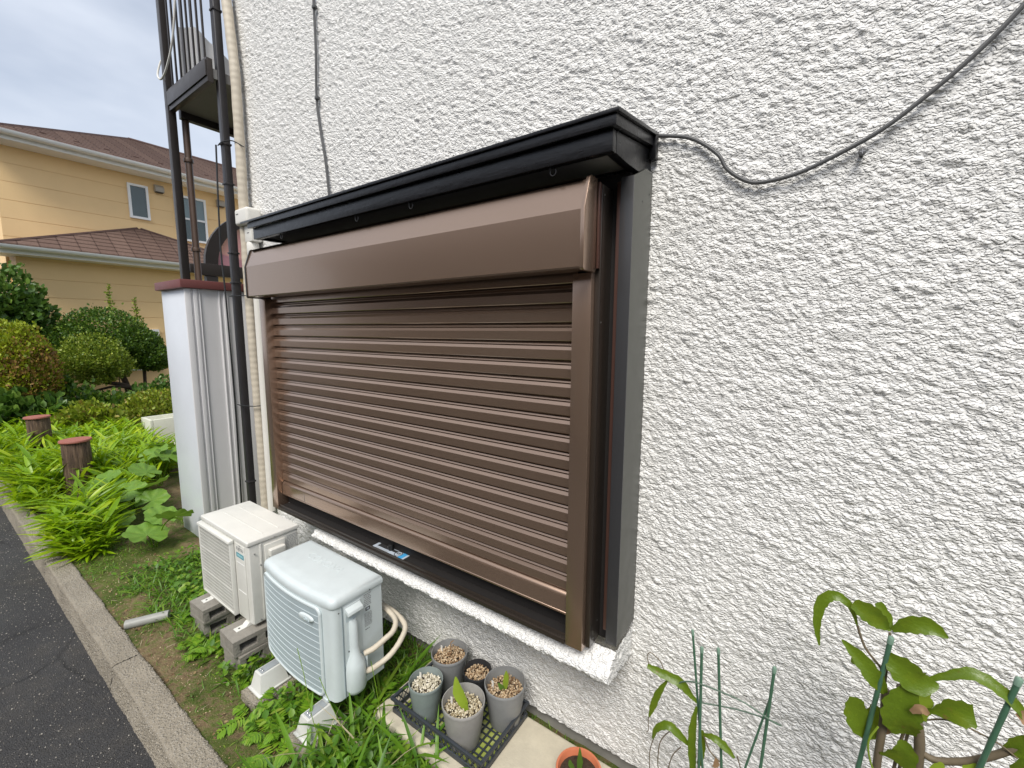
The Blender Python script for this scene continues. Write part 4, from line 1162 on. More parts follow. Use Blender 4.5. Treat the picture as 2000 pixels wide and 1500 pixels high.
def bigpot(x, y, r, h, m, lab):
    p = thing('flowerpot', lab, 'flowerpot', (x, y, 0), 'large pots holding the canes')
    mb = MB(); mb.lathe([(r*.75, 0), (r*.97, h-.03), (r, h-.028), (r, h), (r*.95, h), (r*.92, h-.04), (.002, h-.04)], (x, y, 0), 32, False); obj('pot_body', mb, m, p)
    mb = MB(); mb.lathe([(r*.915, h-.045), (r*.915, h-.035), (.002, h-.03)], (x, y, 0), 24); obj('potting_mix', mb, 'potting_soil', p)
bigpot(-.13, -.30, .145, .33, 'pot_grey', 'grey pot holding the thin canes and the drooping cactus')
bigpot(.26, -.33, .175, .33, 'pot_black', 'black pot holding the thick canes and the leafy cactus')
def plant(name, lab, cat, loc, stems, leaves):
    p = thing(name, lab, cat, loc, None)
    for pts, rr in stems:
        m = MB(); m.tube(spline([Vector(q) for q in pts], 5), rr, 8); obj('stem', m, 'stem_brown', p, smooth=60)
    for pts, wd, nrm, mm in leaves:
        vs, fs = leaf_strip([Vector(q) for q in pts], [w_*.88 for w_ in wd], nrm, .26, .10); m = MB(); m.add(vs, fs)
        obj('leaf', m, mm, p, smooth=60)
    return p
NC = (-.15, -1, .45)
K, DD, YG = 'leaf_cactus', 'leaf_dead', 'leaf_cactus'
y0 = -.32
plant('leafy_cactus', 'broad leaved cactus with curled green leaves beside the thick canes', 'plant', (.26, -.33, .29),
      [([(.255, y0, .29), (.288, y0, .60), (.290, y0, .898), (.284, y0, .994), (.266, y0, 1.052), (.243, y0, 1.095)], .0105),
       ([(.235, y0-.01, .29), (.222, y0-.01, .60), (.216, y0-.01, .85), (.218, y0-.01, .997), (.214, y0-.01, 1.08)], .0085),
       ([(.293, y0, .944), (.321, y0, .940), (.377, y0, .977), (.436, y0, 1.047), (.457, y0, 1.098)], .0075),
       ([(.214, y0, 1.08), (.205, y0, 1.12), (.17, y0, 1.163), (.150, y0, 1.215)], .0028), ([(.214, y0, 1.08), (.212, y0-.01, 1.15), (.210, y0-.01, 1.228)], .0028),
       ([(.262, y0+.01, .29), (.250, y0+.01, .80), (.262, y0+.01, .99)], .0036), ([(.275, y0+.02, .29), (.262, y0+.02, .80), (.275, y0+.02, 1.02)], .0034),
       ([(.279, y0, 1.02), (.33, y0-.01, 1.06), (.40, y0-.01, 1.05), (.437, y0-.01, 1.03)], .0020)],
      [([(.150, y0, 1.215), (.131, y0, 1.262), (.098, y0, 1.277), (.073, y0-.005, 1.250), (.068, y0-.01, 1.19), (.078, y0-.01, 1.133)], [.002, .009, .014, .016, .010, .002], (.3, -1, .5), K),
       ([(.208, y0, 1.229), (.190, y0-.005, 1.245), (.163, y0-.015, 1.268), (.135, y0-.02, 1.282)], [.004, .022, .027, .014], (.1, -1, .15), K),
       ([(.210, y0, 1.225), (.203, y0+.01, 1.25), (.185, y0+.012, 1.285)], [.003, .016, .010], (.5, -1, .1), K),
       ([(.215, y0, 1.230), (.242, y0-.01, 1.262), (.275, y0-.015, 1.275), (.306, y0-.02, 1.262)], [.004, .021, .022, .002], (-.1, -1, .3), K),
       ([(.213, y0-.02, 1.075), (.190, y0-.03, 1.11), (.158, y0-.03, 1.150), (.120, y0-.03, 1.182)], [.006, .023, .020, .002], (.2, -1, .2), K),
       ([(.210, y0, 1.09), (.180, y0, 1.115), (.145, y0, 1.118)], [.004, .017, .007], (.1, -1, .4), K),
       ([(.302, y0-.02, 1.142), (.268, y0-.03, 1.140), (.235, y0-.03, 1.160), (.205, y0-.02, 1.175)], [.003, .034, .036, .010], (-.25, -1, .25), K),
       ([(.277, y0, 1.126), (.315, y0-.01, 1.165), (.355, y0-.015, 1.192), (.404, y0-.02, 1.172), (.438, y0-.02, 1.132)], [.002, .010, .016, .014, .008], (-.2, -.8, .9), K),
       ([(.425, y0-.02, 1.145), (.45, y0-.025, 1.125), (.48, y0-.025, 1.10)], [.010, .017, .004], (-.2, -1, .4), DD),
       ([(.274, y0-.01, 1.056), (.300, y0-.02, 1.075), (.332, y0-.03, 1.100), (.360, y0-.03, 1.108)], [.003, .008, .034, .026], (-.1, -1, .15), K),
       ([(.256, y0-.02, .990), (.243, y0-.035, 1.030), (.243, y0-.035, 1.075), (.252, y0-.03, 1.12)], [.022, .042, .040, .014], (0, -1, .1), K),
       ([(.275, y0, 1.03), (.272, y0, 1.08), (.270, y0, 1.12)], [.020, .034, .022], (-.2, -1, .2), 'leaf_young'),
       ([(.256, y0-.05, 1.072), (.270, y0-.055, 1.092), (.285, y0-.05, 1.082)], [.004, .012, .004], (0, -1, .5), DD),
       ([(.200, y0-.01, .930), (.176, y0-.02, .965), (.163, y0-.02, 1.000), (.160, y0-.02, 1.035)], [.010, .030, .030, .014], (.15, -1, .1), K),
       ([(.214, y0, .93), (.204, y0, .98), (.206, y0, 1.02)], [.006, .024, .012], (-.3, -1, .1), K),
       ([(.245, y0-.01, .900), (.259, y0-.02, .940), (.254, y0-.02, .972)], [.036, .030, .008], (.1, -1, .1), K),
       ([(.225, y0, .955), (.238, y0, .985), (.248, y0, .97)], [.004, .016, .010], (0, -1, .3), DD),
       ([(.42, y0, 1.03), (.445, y0-.01, 1.06), (.47, y0-.01, 1.09)], [.006, .030, .020], (-.1, -1, .2), K),
       ([(.43, y0-.01, 1.0), (.455, y0-.02, 1.025), (.485, y0-.02, 1.03)], [.004, .026, .024], (.1, -1, .3), K),
       ([(.315, y0-.02, .915), (.318, y0-.02, .935), (.325, y0-.02, .955)], [.012, .014, .004], (0, -1, .2), 'leaf_young'),
       ([(.36, y0-.01, .955), (.385, y0-.015, .968), (.405, y0-.015, .96)], [.004, .016, .004], (0, -1, .6), 'leaf_young')])
y1 = -.30
plant('drooping_cactus', 'slender cactus with narrow drooping green stems tied to thin canes', 'plant', (-.15, -.30, .29),
      [([(-.17, y1, .29), (-.205, y1, .50), (-.207, y1, .60)], .0052),
       ([(-.364, y1-.004, .846), (-.372, y1, .868), (-.362, y1, .885), (-.345, y1, .880), (-.325, y1, .865), (-.312, y1, .83)], .0016),
       ([(-.352, y1, .663), (-.358, y1, .64), (-.356, y1, .60), (-.362, y1, .59)], .0014),
       ([(-.336, y1, .585), (-.348, y1, .52), (-.345, y1, .44), (-.350, y1, .40)], .0016), ([(-.285, y1, .640), (-.315, y1, .58), (-.320, y1, .50), (-.315, y1, .47)], .0018),
       ([(-.25, y1, .60), (-.275, y1, .55), (-.285, y1, .48), (-.27, y1, .43)], .0016), ([(-.09, y1, .67), (-.078, y1, .63), (-.075, y1, .58)], .0018),
       ([(-.184, y1, .68), (-.165, y1, .64), (-.135, y1, .62)], .0022)],
      [([(-.205, y1, .782), (-.232, y1-.008, .808), (-.261, y1-.015, .838), (-.318, y1-.02, .846), (-.364, y1-.02, .850)], [.003, .010, .017, .015, .007], (.1, -1, .7), K),
       ([(-.301, y1-.01, .822), (-.325, y1-.015, .77), (-.340, y1-.015, .715), (-.352, y1-.015, .663)], [.003, .012, .012, .002], (.2, -1, .2), K),
       ([(-.207, y1-.01, .55), (-.214, y1-.012, .62), (-.216, y1-.012, .70), (-.209, y1-.01, .779)], [.010, .014, .013, .003], (0, -1, .1), K),
       ([(-.195, y1+.02, .55), (-.190, y1+.02, .62), (-.192, y1+.02, .68)], [.008, .012, .004], (.2, -1, .1), K),
       ([(-.225, y1, .622), (-.255, y1-.01, .650), (-.290, y1-.015, .668), (-.325, y1-.015, .635), (-.338, y1-.01, .585)], [.004, .013, .015, .010, .003], (.1, -.9, .8), K),
       ([(-.184, y1, .685), (-.155, y1-.01, .700), (-.125, y1-.01, .690), (-.095, y1-.01, .668)], [.004, .011, .013, .003], (0, -.9, .8), K),
       ([(-.150, y1-.01, .60), (-.142, y1-.01, .620), (-.145, y1-.01, .635)], [.004, .010, .004], (0, -1, .2), DD)])
hoop = thing('wire_hoop', 'thin green wire hoop looped round the thin canes', 'wire', (-.13, -.30, .78))
m = MB(); m.tube(spline([(-.268, -.30, .800), (-.265, -.315, .831), (-.247, -.32, .853), (-.202, -.325, .872), (-.089, -.33, .880), (-.01, -.325, .855), (.012, -.305, .838), (-.02, -.285, .822), (-.10, -.28, .805), (-.197, -.29, .782)], 6), .0022, 6); obj('hoop_wire', m, 'wire_green', hoop)
m = MB(); m.tube(spline([(.205, -.36, .995), (.190, -.365, .94), (.215, -.36, .86), (.29, -.35, .78)], 6), .0022, 6)
tag(obj('tie_string', m, 'leaf_young'), 'pale green string tied round the thick leaning cane', 'string')

# ------------------------------------------------------------------ yellow house behind the garden
yh = thing('yellow_house', 'two storey yellow house with brown shingle roofs behind the garden', 'house', (-15, 3, 0))
def xwall(Xp, ya, yb_, za, zb_, bh, name='siding_board'):
    z = za
    while z < zb_-.02:
        h = min(bh, zb_-z)
        m = MB(); m.box(Xp-.03, Xp, ya, yb_, z+.005, z+h-.005); m.box(Xp-.03, Xp-.006, ya, yb_, z-.004, z+.004)
        obj(name, m, 'siding_yellow', yh, bevel=.002, seg=1)
        z += bh
mb = MB(); mb.box(-21, -15.032, -.05, 13, 0, 6.1); obj('upper_walls', mb, 'siding_yellow', yh)
mb = MB(); mb.box(-15.03, -14.232, .0, 9, 0, 3.6); obj('lower_walls', mb, 'siding_yellow', yh)
xwall(-15, -.05, 13, 3.62, 6.05, .40)
xwall(-14.2, .0, 9, .25, 3.55, .40)
def roofplane(name, e0, e1, r0, r1, n):
    """stepped shingle courses between eave line e0-e1 and ridge line r0-r1"""
    e0, e1, r0, r1 = map(Vector, (e0, e1, r0, r1)); m = MB()
    for k in range(n):
        a, b = k/n, (k+1)/n+.15/n
        q = [e0+(r0-e0)*a, e1+(r1-e1)*a, e1+(r1-e1)*b, e0+(r0-e0)*b]
        up = Vector((0, 0, .022)); q = [q[0]+up, q[1]+up, q[2], q[3]]
        m.add([q[0], q[1], q[2], q[3], q[0]-Vector((0, 0, .03)), q[1]-Vector((0, 0, .03))], [(0, 1, 2, 3), (4, 5, 1, 0)])
    return obj(name, m, 'roof_shingle', yh, smooth=0)
ridge_a, ridge_b = (-18.9, 3.36, 8.15), (-18.9, 9.5, 8.15)
EA, EB = (-14.45, -.25, 6.18), (-14.45, 13.5, 6.18)
rf = roofplane('upper_roof', EA, EB, ridge_a, ridge_b, 20)
roofplane('upper_roof_end', (-22.5, -.25, 6.18), EA, ridge_a, ridge_a, 18)
m = MB(); m.tube([EA, ridge_a], .05, 6); m.tube([ridge_a, ridge_b], .06, 6); obj('ridge_cap', m, 'roof_ridge', yh)
LA, LB = (-13.75, -.30, 3.70), (-13.75, 9.4, 3.70)
ap0, ap1 = (-15.0, 2.33, 4.62), (-15.0, 2.40, 4.62)
roofplane('lower_roof', LA, (-13.75, 5.3, 3.70), ap0, ap1, 9)
roofplane('lower_roof_side', (-15, -.30, 3.70), LA, ap0, ap0, 9)
m = MB(); m.tube([LA, ap0], .04, 6); m.tube([ap1, (-13.75, 5.3, 3.70)], .04, 6); obj('ridge_cap', m, 'roof_ridge', yh)
for (x, ya, yb_, z) in ((-14.45, -.27, 13.5, 6.18), (-13.75, -.32, 9.4, 3.70)):
    m = MB(); m.box(x-.06, x-.03, ya, yb_, z-.19, z-.02); obj('fascia_board', m, 'house_white', yh)
    pr_ = [(x+.10*math.cos(a), z-.035+.085*math.sin(a)) for a in np.linspace(math.pi, 2*math.pi, 9)]
    pr_ += [(x+.088*math.cos(a), z-.033+.072*math.sin(a)) for a in np.linspace(2*math.pi, math.pi, 9)]
    pr_ = [(px+.075, pz) for px, pz in pr_]
    m = MB(); m.prism(pr_, 'y', ya, yb_); fixn(obj('gutter', m, 'house_white', yh, smooth=50))
    m = MB(); m.box(x-.75, x-.062, ya+.03, yb_, z-.19, z-.17); obj('eave_soffit', m, 'house_white', yh)
m = MB(); m.box(-15, -13.81, -.32, -.29, 3.51, 3.68); obj('fascia_board', m, 'house_white', yh)
m = MB(); m.box(-21, -14.51, -.27, -.24, 5.99, 6.16); obj('fascia_board', m, 'house_white', yh)
for y in (.80, 1.37, 1.92, 2.50, 3.03, 4.13, 5.2, 6.3):
    m = MB(); m.box(-15.26, -15.14, y-.055, y+.055, 6.42, 6.52); obj('snow_guard', m, 'roof_ridge', yh)
def window(ya, yb_, za, zb_, X=-15, sash=False):
    w = obj('window', MB().box(X+.002, X+.03, ya+.05, yb_-.05, za+.05, zb_-.05), 'glass_pale' if sash else 'glass_dark', yh)
    m = MB(); m.box(X+.001, X+.06, ya, ya+.055, za, zb_); m.box(X+.001, X+.06, yb_-.055, yb_, za, zb_); m.box(X+.001, X+.059, ya+.056, yb_-.056, zb_-.055, zb_); m.box(X+.001, X+.059, ya+.056, yb_-.056, za, za+.055)
    obj('window_frame', m, 'house_white', w)
    if sash:
        m = MB(); m.box(X+.031, X+.055, ya+.056, yb_-.056, (za+zb_)/2-.025, (za+zb_)/2+.025); obj('meeting_rail', m, 'house_white', w)
        m = MB(); m.box(X+.0305, X+.034, ya+.056, yb_-.056, za+.056, (za+zb_)/2-.026); obj('lower_pane', m, 'glass_dark', w)
window(2.20, 2.63, 4.88, 5.76)
window(3.20, 3.97, 4.48, 5.73, sash=True)
window(1.45, 2.35, .90, 1.95, X=-14.2, sash=True)
window(6.2, 7.0, 4.5, 5.7, sash=True)
for y, z in ((2.87, 5.77), (4.36, 5.74)):
    m = MB(); m.prism([(-14.998, z-.10), (-14.86, z-.10), (-14.86, z+.02), (-14.93, z+.09), (-14.998, z+.09)], 'y', y-.10, y+.10); vt = fixn(obj('vent_hood', m, 'vent_grey', yh, bevel=.01))
    m = MB(); m.box(-14.99, -14.87, y-.085, y+.085, z-.112, z-.102); obj('vent_grille', m, 'print_black', vt)

# ------------------------------------------------------------------ arched terrace canopy behind the pillar
ar = thing('arched_canopy', 'brown framed canopy with arched end and pink tinted panel behind the pillar', 'canopy', (-8, 1.4, 0))
m = MB(); m.box(-8.05, -7.95, 1.275, 1.44, 0, 2.80); obj('post', m, 'dark_bronze', ar, bevel=.005)
m = MB(); m.box(-8.06, -7.94, 1.18, 3.6, 2.805, 2.99); obj('beam', m, 'dark_bronze', ar, bevel=.006)
m = MB(); m.box(-8.16, -8.061, 1.10, 1.26, 2.84, 2.98); obj('gutter_end', m, 'dark_bronze', ar, bevel=.02)
cy_, cz_, ro, ri_ = 2.32, 2.99, 1.04, .86
pts = [(cy_-ro*math.cos(a), cz_+ro*.92*math.sin(a)) for a in np.linspace(0, math.pi, 25)]+[(cy_-ri_*math.cos(a), cz_+ri_*.90*math.sin(a)) for a in np.linspace(math.pi, 0, 25)]
m = MB()
for k in range(24):
    q = [pts[k], pts[k+1], pts[48-k], pts[49-k]]
    m.prism(q, 'x', -8.04, -7.96)
me_ = obj('arch_rib', m, 'dark_bronze', ar, smooth=30)
pn = [(cy_-ri_*.999*math.cos(a), cz_+.002+ri_*.898*math.sin(a)) for a in np.linspace(0, math.pi, 25)]
m = MB(); m.prism(pn, 'x', -8.003, -7.998); obj('tinted_end_panel', m, 'tinted_panel', ar, smooth=0)
m = MB(); m.box(-8.05, -7.95, 3.2, 3.36, 0, 2.80); obj('post', m, 'dark_bronze', ar, bevel=.005)

# ------------------------------------------------------------------ log posts with red tiles
def log(x, y, h, r, lab):
    l = thing('log_post', lab, 'log post', (x, y, 0), 'log posts capped with red tiles')
    n = 22; prof = [(r*1.02, -.03), (r*1.0, .1), (r*.98, h*.6), (r*.97, h-.03), (r*.95, h-.026)]
    m = MB(); m.lathe(prof, (x, y, 0), n)
    v2 = []
    for (vx, vy, vz) in m.v:
        a = math.atan2(vy-y, vx-x); k = 1+.035*math.sin(a*3+x)+.02*math.sin(a*9); v2.append((x+(vx-x)*k, y+(vy-y)*k, vz))
    m.v = v2; obj('trunk_section', m, 'log_wood', l, smooth=50)
    m = MB(); m.lathe([(r*1.08, h-.0255), (r*1.12, h-.02), (r*1.12, h-.006), (r*1.09, h)], (x, y, 0), 30); obj('tile_cap', m, 'tile_red', l)
log(-6.70, -.602, .72, .122, 'log post with red tile cap standing among the bright ginger leaves')
log(-8.92, -.61, .72, .122, 'log post with red tile cap half hidden among darker leaves')

# ------------------------------------------------------------------ planter and paving
pn_ = thing('stone_planter', 'white rectangular planter trough by the pillar', 'planter', (-8.8, .80, .08))
m = MB(); o_ = [(-9.15, .58), (-8.70, .58), (-8.70, 1.25), (-9.15, 1.25)]
m.box(-9.15, -8.70, .58, .62, .10, .48); m.box(-9.15, -8.70, 1.21, 1.25, .10, .48); m.box(-9.15, -9.11, .6205, 1.2095, .10, .48); m.box(-8.74, -8.70, .6205, 1.2095, .10, .48); m.box(-9.11, -8.74, .6205, 1.2095, .10, .40)
obj('trough', m, 'planter_white', pn_, bevel=.008)
m = MB(); m.box(-9.17, -8.68, .56, 1.27, .08, .0995); obj('base_lip', m, 'planter_white', pn_, bevel=.004)
m = MB(); m.box(-10.5, -7.4, .50, 3.2, -.02, .078); tag(obj('paving', m, 'paving_grey', bevel=.01), kind='structure')

# ------------------------------------------------------------------ unseen house added across the road for the shutter to reflect
ah = thing('added_house', 'added unseen house across the road, reflected in the shutter', 'house', (-3, -7.4, -.12))
mb = MB(); mb.box(-13, 7, -12, -7.4, -.12, 4.1); obj('walls', mb, 'added_house_render', ah)
mb = MB(); mb.prism([(-6.9, 4.0), (-9.7, 5.6), (-12.5, 4.0), (-12.5, 3.9), (-6.9, 3.9)], 'x', -13.4, 7.4); obj('roof', mb, 'roof_ridge', ah)
for x in (-10.5, -6.2, -1.8, 3.2):
    w = obj('window', MB().box(x-.8, x+.8, -7.399, -7.37, .9, 2.3), 'glass_dark', ah)
    m = MB(); m.box(x-.86, x-.8, -7.399, -7.35, .84, 2.36); m.box(x+.8, x+.86, -7.399, -7.35, .84, 2.36); m.box(x-.799, x+.799, -7.399, -7.351, 2.3, 2.36); m.box(x-.799, x+.799, -7.399, -7.351, .84, .9); m.box(x-.02, x+.02, -7.3695, -7.352, .9, 2.3)
    obj('window_frame', m, 'house_white', w)
# ------------------------------------------------------------------ leaf templates
def lance(L=1, W=.1, bend=.35, n=5, fold=.25):
    vs, fs = [], []
    for i in range(n+1):
        t_ = i/n; w = W*math.sin(math.pi*min(1, t_*.92+.06))**.8
        if i == n: w = W*.03
        y = L*t_; z = -bend*L*t_*t_
        vs += [(-w, y, z+fold*w), (0, y, z), (w, y, z+fold*w)]
    for i in range(n):
        for j in range(2): fs.append((i*3+j, i*3+j+1, (i+1)*3+j+1, (i+1)*3+j))
    return np.array(vs), np.array(fs)
OVAL = (np.array([(0, 0, 0), (-.32, .35, .06), (-.28, .7, .04), (0, 1, -.08), (.28, .7, .04), (.32, .35, .06), (0, .5, -.03)]), None)
OVF = np.array([(0, 6, 2, 1), (6, 3, 3, 2), (0, 5, 4, 6), (6, 4, 3, 3)])
OVT = np.array([(0, 6, 1), (1, 6, 2), (2, 6, 3), (3, 6, 4), (4, 6, 5), (5, 6, 0)])

# ------------------------------------------------------------------ ginger clumps
def ginger_mesh(seed, nst=13, h=.40):
    g = np.random.default_rng(seed)
    TV, TF = lance(1, .058, .30, 5)
    Vs, Fs, off = [], [], 0
    SV, SF = [], []
    for s in range(nst):
        az = g.uniform(0, 6.283); lean = g.uniform(.15, .75); hh = h*g.uniform(.7, 1.2)
        base = np.array([g.normal(0, .06), g.normal(0, .06), -.01])
        d = np.array([math.sin(lean)*math.cos(az), math.sin(lean)*math.sin(az), math.cos(lean)])
        nl = int(g.integers(9, 14)); side = az+math.pi/2+g.normal(0, .3)
        t_ = np.linspace(.22, 1, nl)
        pos = base+d*hh*t_[:, None]+np.array([0, 0, -.10*hh])*(t_**2)[:, None]
        ang = np.where(np.arange(nl) % 2 == 0, side, side+math.pi)-math.pi/2+g.normal(0, .3, nl)+(t_-.5)*0
        ang = ang*(1)+0
        elev = .15+.75*t_+g.normal(0, .12, nl)
        rot = rotz(ang) @ rotx(elev) @ roty(g.normal(0, .4, nl))
        sc = g.uniform(.19, .30, nl)*(.75+.4*np.sin(t_*2.4))
        V, F = scatter(TV, TF, pos, rot, sc)
        Vs.append(V); Fs.append(F+off); off += len(V)
        # stem
        m = MB(); m.tube([tuple(base+d*hh*q+np.array([0, 0, -.10*hh])*q*q) for q in np.linspace(0, 1, 4)], [.006, .005, .004, .002], 4)
        v = np.array(m.v); f = np.array([x for x in m.f if len(x) == 4]); Vs.append(v); Fs.append(f+off); off += len(v)
    return npmesh('foliage', np.concatenate(Vs), np.concatenate(Fs), 'leaf_ginger')
GM = [ginger_mesh(100+k, 13 if k < 4 else 8, .40 if k < 4 else .30) for k in range(6)]
g = np.random.default_rng(8)
spots = []
tries = 0
while len(spots) < 92 and tries < 20000:
    tries += 1
    x = g.uniform(-11.3, -4.9); y = g.uniform(-.92, .30)
    if x > -6.0 and y > -.66-(x+6)*.12: continue
    if x > -6.9 and y > -.30: continue
    if math.hypot(x+6.7, y+.602) < .24 or math.hypot(x+8.92, y+.61) < .24: continue
    if -8.0 < x < -7.3 and abs(y+.55) < .22 and False: continue
    if any(math.hypot(x-a, y-b) < (.21 if x > -8 else .27) for a, b in spots): continue
    spots.append((x, y))
spots = [q for q in spots if not (-6.7 < q[0] < -5.75 and abs(q[1]-(-1.635-q[0]*.1542)) < .22) and not (-8.9 < q[0] < -7.9 and abs(q[1]-(-1.635-q[0]*.1149)) < .2)]
spots += [(-5.62, -.83), (-5.30, -.86), (-5.02, -.87)]
for k, (x, y) in enumerate(spots):
    p = thing('ginger_plant', 'bright lime green ginger plant with long narrow leaves', 'plant', (x, y, float(soil_z(x, y))), 'bright green ginger plants along the kerb')
    small = x > -5.2 or g.uniform() < .15
    o = link('foliage', GM[4+k % 2] if small else GM[k % 4], p)
    o.rotation_euler = (0, 0, g.uniform(0, 6.28)); s_ = g.uniform(.85, 1.2)
    if small: s_ *= .85
    # in front of the first log the leaves stay low
    if -6.7 < x < -5.7 and -.95 < y < -.40: s_ *= .8
    if (x, y) == (-5.62, -.83): s_ *= 1.15
    o.scale = (s_, s_, s_*g.uniform(.85, 1.1))

# ------------------------------------------------------------------ butterbur with round leaves
def kidney(seed):
    g = random.Random(seed); vs, fs = [(0, 0, 0)], []
    n = 46; rings = (.35, .7, 1.0)
    for r_ in rings:
        for k in range(n):
            a = R(-90+16+(360-32)*k/(n-1))
            edge = 1+(.05*math.sin(a*7+seed)+.035*g.uniform(-1, 1) if r_ == 1 else 0)
            rad = r_*edge*(1-.10*math.cos(a+math.pi/2))
            z = .16*r_**2*(.5+.5*math.cos(a*9))*.8+.10*r_*r_-.16*max(0, r_-.6)+.06*math.sin(a*2+seed)*r_
            vs.append((rad*math.cos(a), rad*math.sin(a), z))
    for k in range(n-1): fs.append((0, 1+k, 2+k))
    for j in range(2):
        for k in range(n-1):
            a = 1+j*n+k; fs.append((a, a+n, a+n+1, a+1))
    m = MB(); m.add(vs, fs); return meshdata('leaf', m, 'leaf_butterbur', 0, 60)
KM = [kidney(k) for k in range(4)]
def butterbur(x, y, leaves, lab):
    p = thing('butterbur_plant', lab, 'plant', (x, y, 0))
    for k, (dx, dy, h, s_, tx, ty) in enumerate(leaves):
        m = MB(); m.tube(spline([(x+dx*.1, y+dy*.1, -.01), (x+dx*.5, y+dy*.5, h*.7), (x+dx, y+dy, h)], 5), [.006]*10+[.004], 6); st_ = obj('stalk', m, 'leaf_fern', p)
        o = link('leaf', KM[k % 4], p); o.location = (dx, dy, h); o.rotation_euler = (tx, ty, k*2.1+x); o.scale = (s_, s_, s_)
butterbur(-4.72, -.50, [(.10, -.06, .17, .155, .3, .2), (.20, .12, .30, .14, .55, .35), (-.10, -.10, .15, .12, .2, -.2), (-.06, .10, .24, .13, .4, .1)], 'butterbur with big round leaves in front of the white pillar')
butterbur(-5.95, -.32, [(.22, -.10, .26, .15, .35, .25), (.05, -.16, .32, .16, .4, .1), (.30, .10, .30, .15, .4, .3), (-.15, -.20, .34, .15, .4, -.1), (.10, .10, .40, .15, .5, 0), (.42, -.18, .16, .15, .3, .3), (.50, .02, .20, .14, .35, .3)], 'spreading butterbur with many round leaves behind the bare soil')
butterbur(-5.35, -.62, [(.05, .02, .13, .12, .3, .2), (-.12, .10, .15, .12, .3, .1), (.16, -.10, .10, .11, .2, .3), (-.1, -.10, .14, .10, .3, 0)], 'low butterbur leaves between the soil and the ginger plants')
butterbur(-6.55, .05, [(.10, -.05, .45, .16, .4, .2), (.28, .05, .42, .15, .5, .3), (-.10, .10, .48, .15, .4, 0), (.2, .22, .50, .14, .5, .2)], 'tall butterbur leaves between the pillar and the ginger plants')

# ------------------------------------------------------------------ shrubs and trees
def leafcloud(centers, radii, n, size, seed, up=.5, shell=.45, m='leaf_mid', lump=.12, flat=1.0):
    g = np.random.default_rng(seed); Vs, Fs, off = [], [], 0
    tot = sum(r[0]*r[1]+r[1]*r[2]+r[0]*r[2] for r in radii)
    for c, r in zip(centers, radii):
        k = int(n*(r[0]*r[1]+r[1]*r[2]+r[0]*r[2])/tot)
        d = g.normal(0, 1, (k, 3)); d /= np.linalg.norm(d, axis=1)[:, None]
        rad = 1-shell*g.uniform(0, 1, k)**2.2
        rad *= 1+lump*np.sin(d[:, 0]*7+seed)*np.sin(d[:, 1]*8+1)*np.sin(d[:, 2]*6)*1.5+lump*.35*g.normal(0, 1, k)+.22*(g.uniform(0, 1, k) > .992)
        dd = d*rad[:, None]; dd[:, 2] = np.where(dd[:, 2] < 0, dd[:, 2]*flat, dd[:, 2])
        pos = np.array(c)+dd*np.array(r)
        # leaves point outwards and up
        dirv = d*(1-up)+np.array([0, 0, up])+g.normal(0, .45, (k, 3))
        dirv /= np.linalg.norm(dirv, axis=1)[:, None]
        a = np.cross(dirv, g.normal(0, 1, (k, 3))); a /= np.linalg.norm(a, axis=1)[:, None]
        b = np.cross(a, dirv)
        rot = np.stack([a, dirv, b], -1)
        V, F = scatter(OVAL[0], OVT, pos, rot, g.uniform(.55, 1.45, k)*size)
        Vs.append(V); Fs.append(F+off); off += len(V)
    return npmesh('crown', np.concatenate(Vs), np.concatenate(Fs), m, False)
def shrub(name, lab, cat, base, trunks, centers, radii, n, size, seed, m, up=.5, shell=.45, lump=.12, core=True, extra=None, flat=1.0):
    p = thing(name, lab, cat, base)
    me = leafcloud([np.array(c)-np.array(base) for c in centers], radii, n, size, seed, up, shell, m, lump, flat)
    link('crown', me, p)
    if extra:
        c2, r2, n2, s2, m2 = extra
        link('crown_patch', leafcloud([np.array(c)-np.array(base) for c in c2], r2, n2, s2, seed+9, up, shell, m2, lump), p)
    for pts, rr in trunks:
        mb = MB(); P = spline([Vector(q) for q in pts], 5); mb.tube(P, [rr*(1-.6*i/(len(P)-1)) for i in range(len(P))], 7); obj('trunk' if pts is trunks[0][0] else 'limb', mb, 'bark', p, smooth=60)
    return p
shrub('golden_conifer', 'rounded golden conifer bush with browned foliage by the kerb', 'shrub', (-11.5, -.43, 0), [([(-11.5, -.43, -.02), (-11.5, -.43, .6), (-11.5, -.43, 1.2)], .06)],
      [(-11.5, -.43, 1.10)], [(.46, .46, .92)], 12000, .050, 21, 'leaf_thuja', .65, .5, .10, True,
      ([(-11.38, -.35, 1.12)], [(.40, .40, .70)], 3600, .048, 'leaf_thuja_brown'))
shrub('topiary_tree', 'wide dark green cushion of a clipped topiary tree', 'tree', (-13.0, 1.05, 0), [([(-13.0, 1.35, -.02), (-12.95, 1.30, .7), (-13.0, 1.05, 1.5), (-13.0, 1.0, 1.9)], .075), ([(-12.95, 1.3, .9), (-12.9, 1.6, 1.4), (-12.9, 1.8, 1.6)], .04)],
      [(-13.0, 1.02, 1.62), (-13.0, .55, 1.56), (-13.0, 1.52, 1.52)], [(.75, .86, .78), (.5, .56, .52), (.5, .56, .50)], 24000, .044, 22, 'leaf_dark', .55, .35, .07, flat=.38)
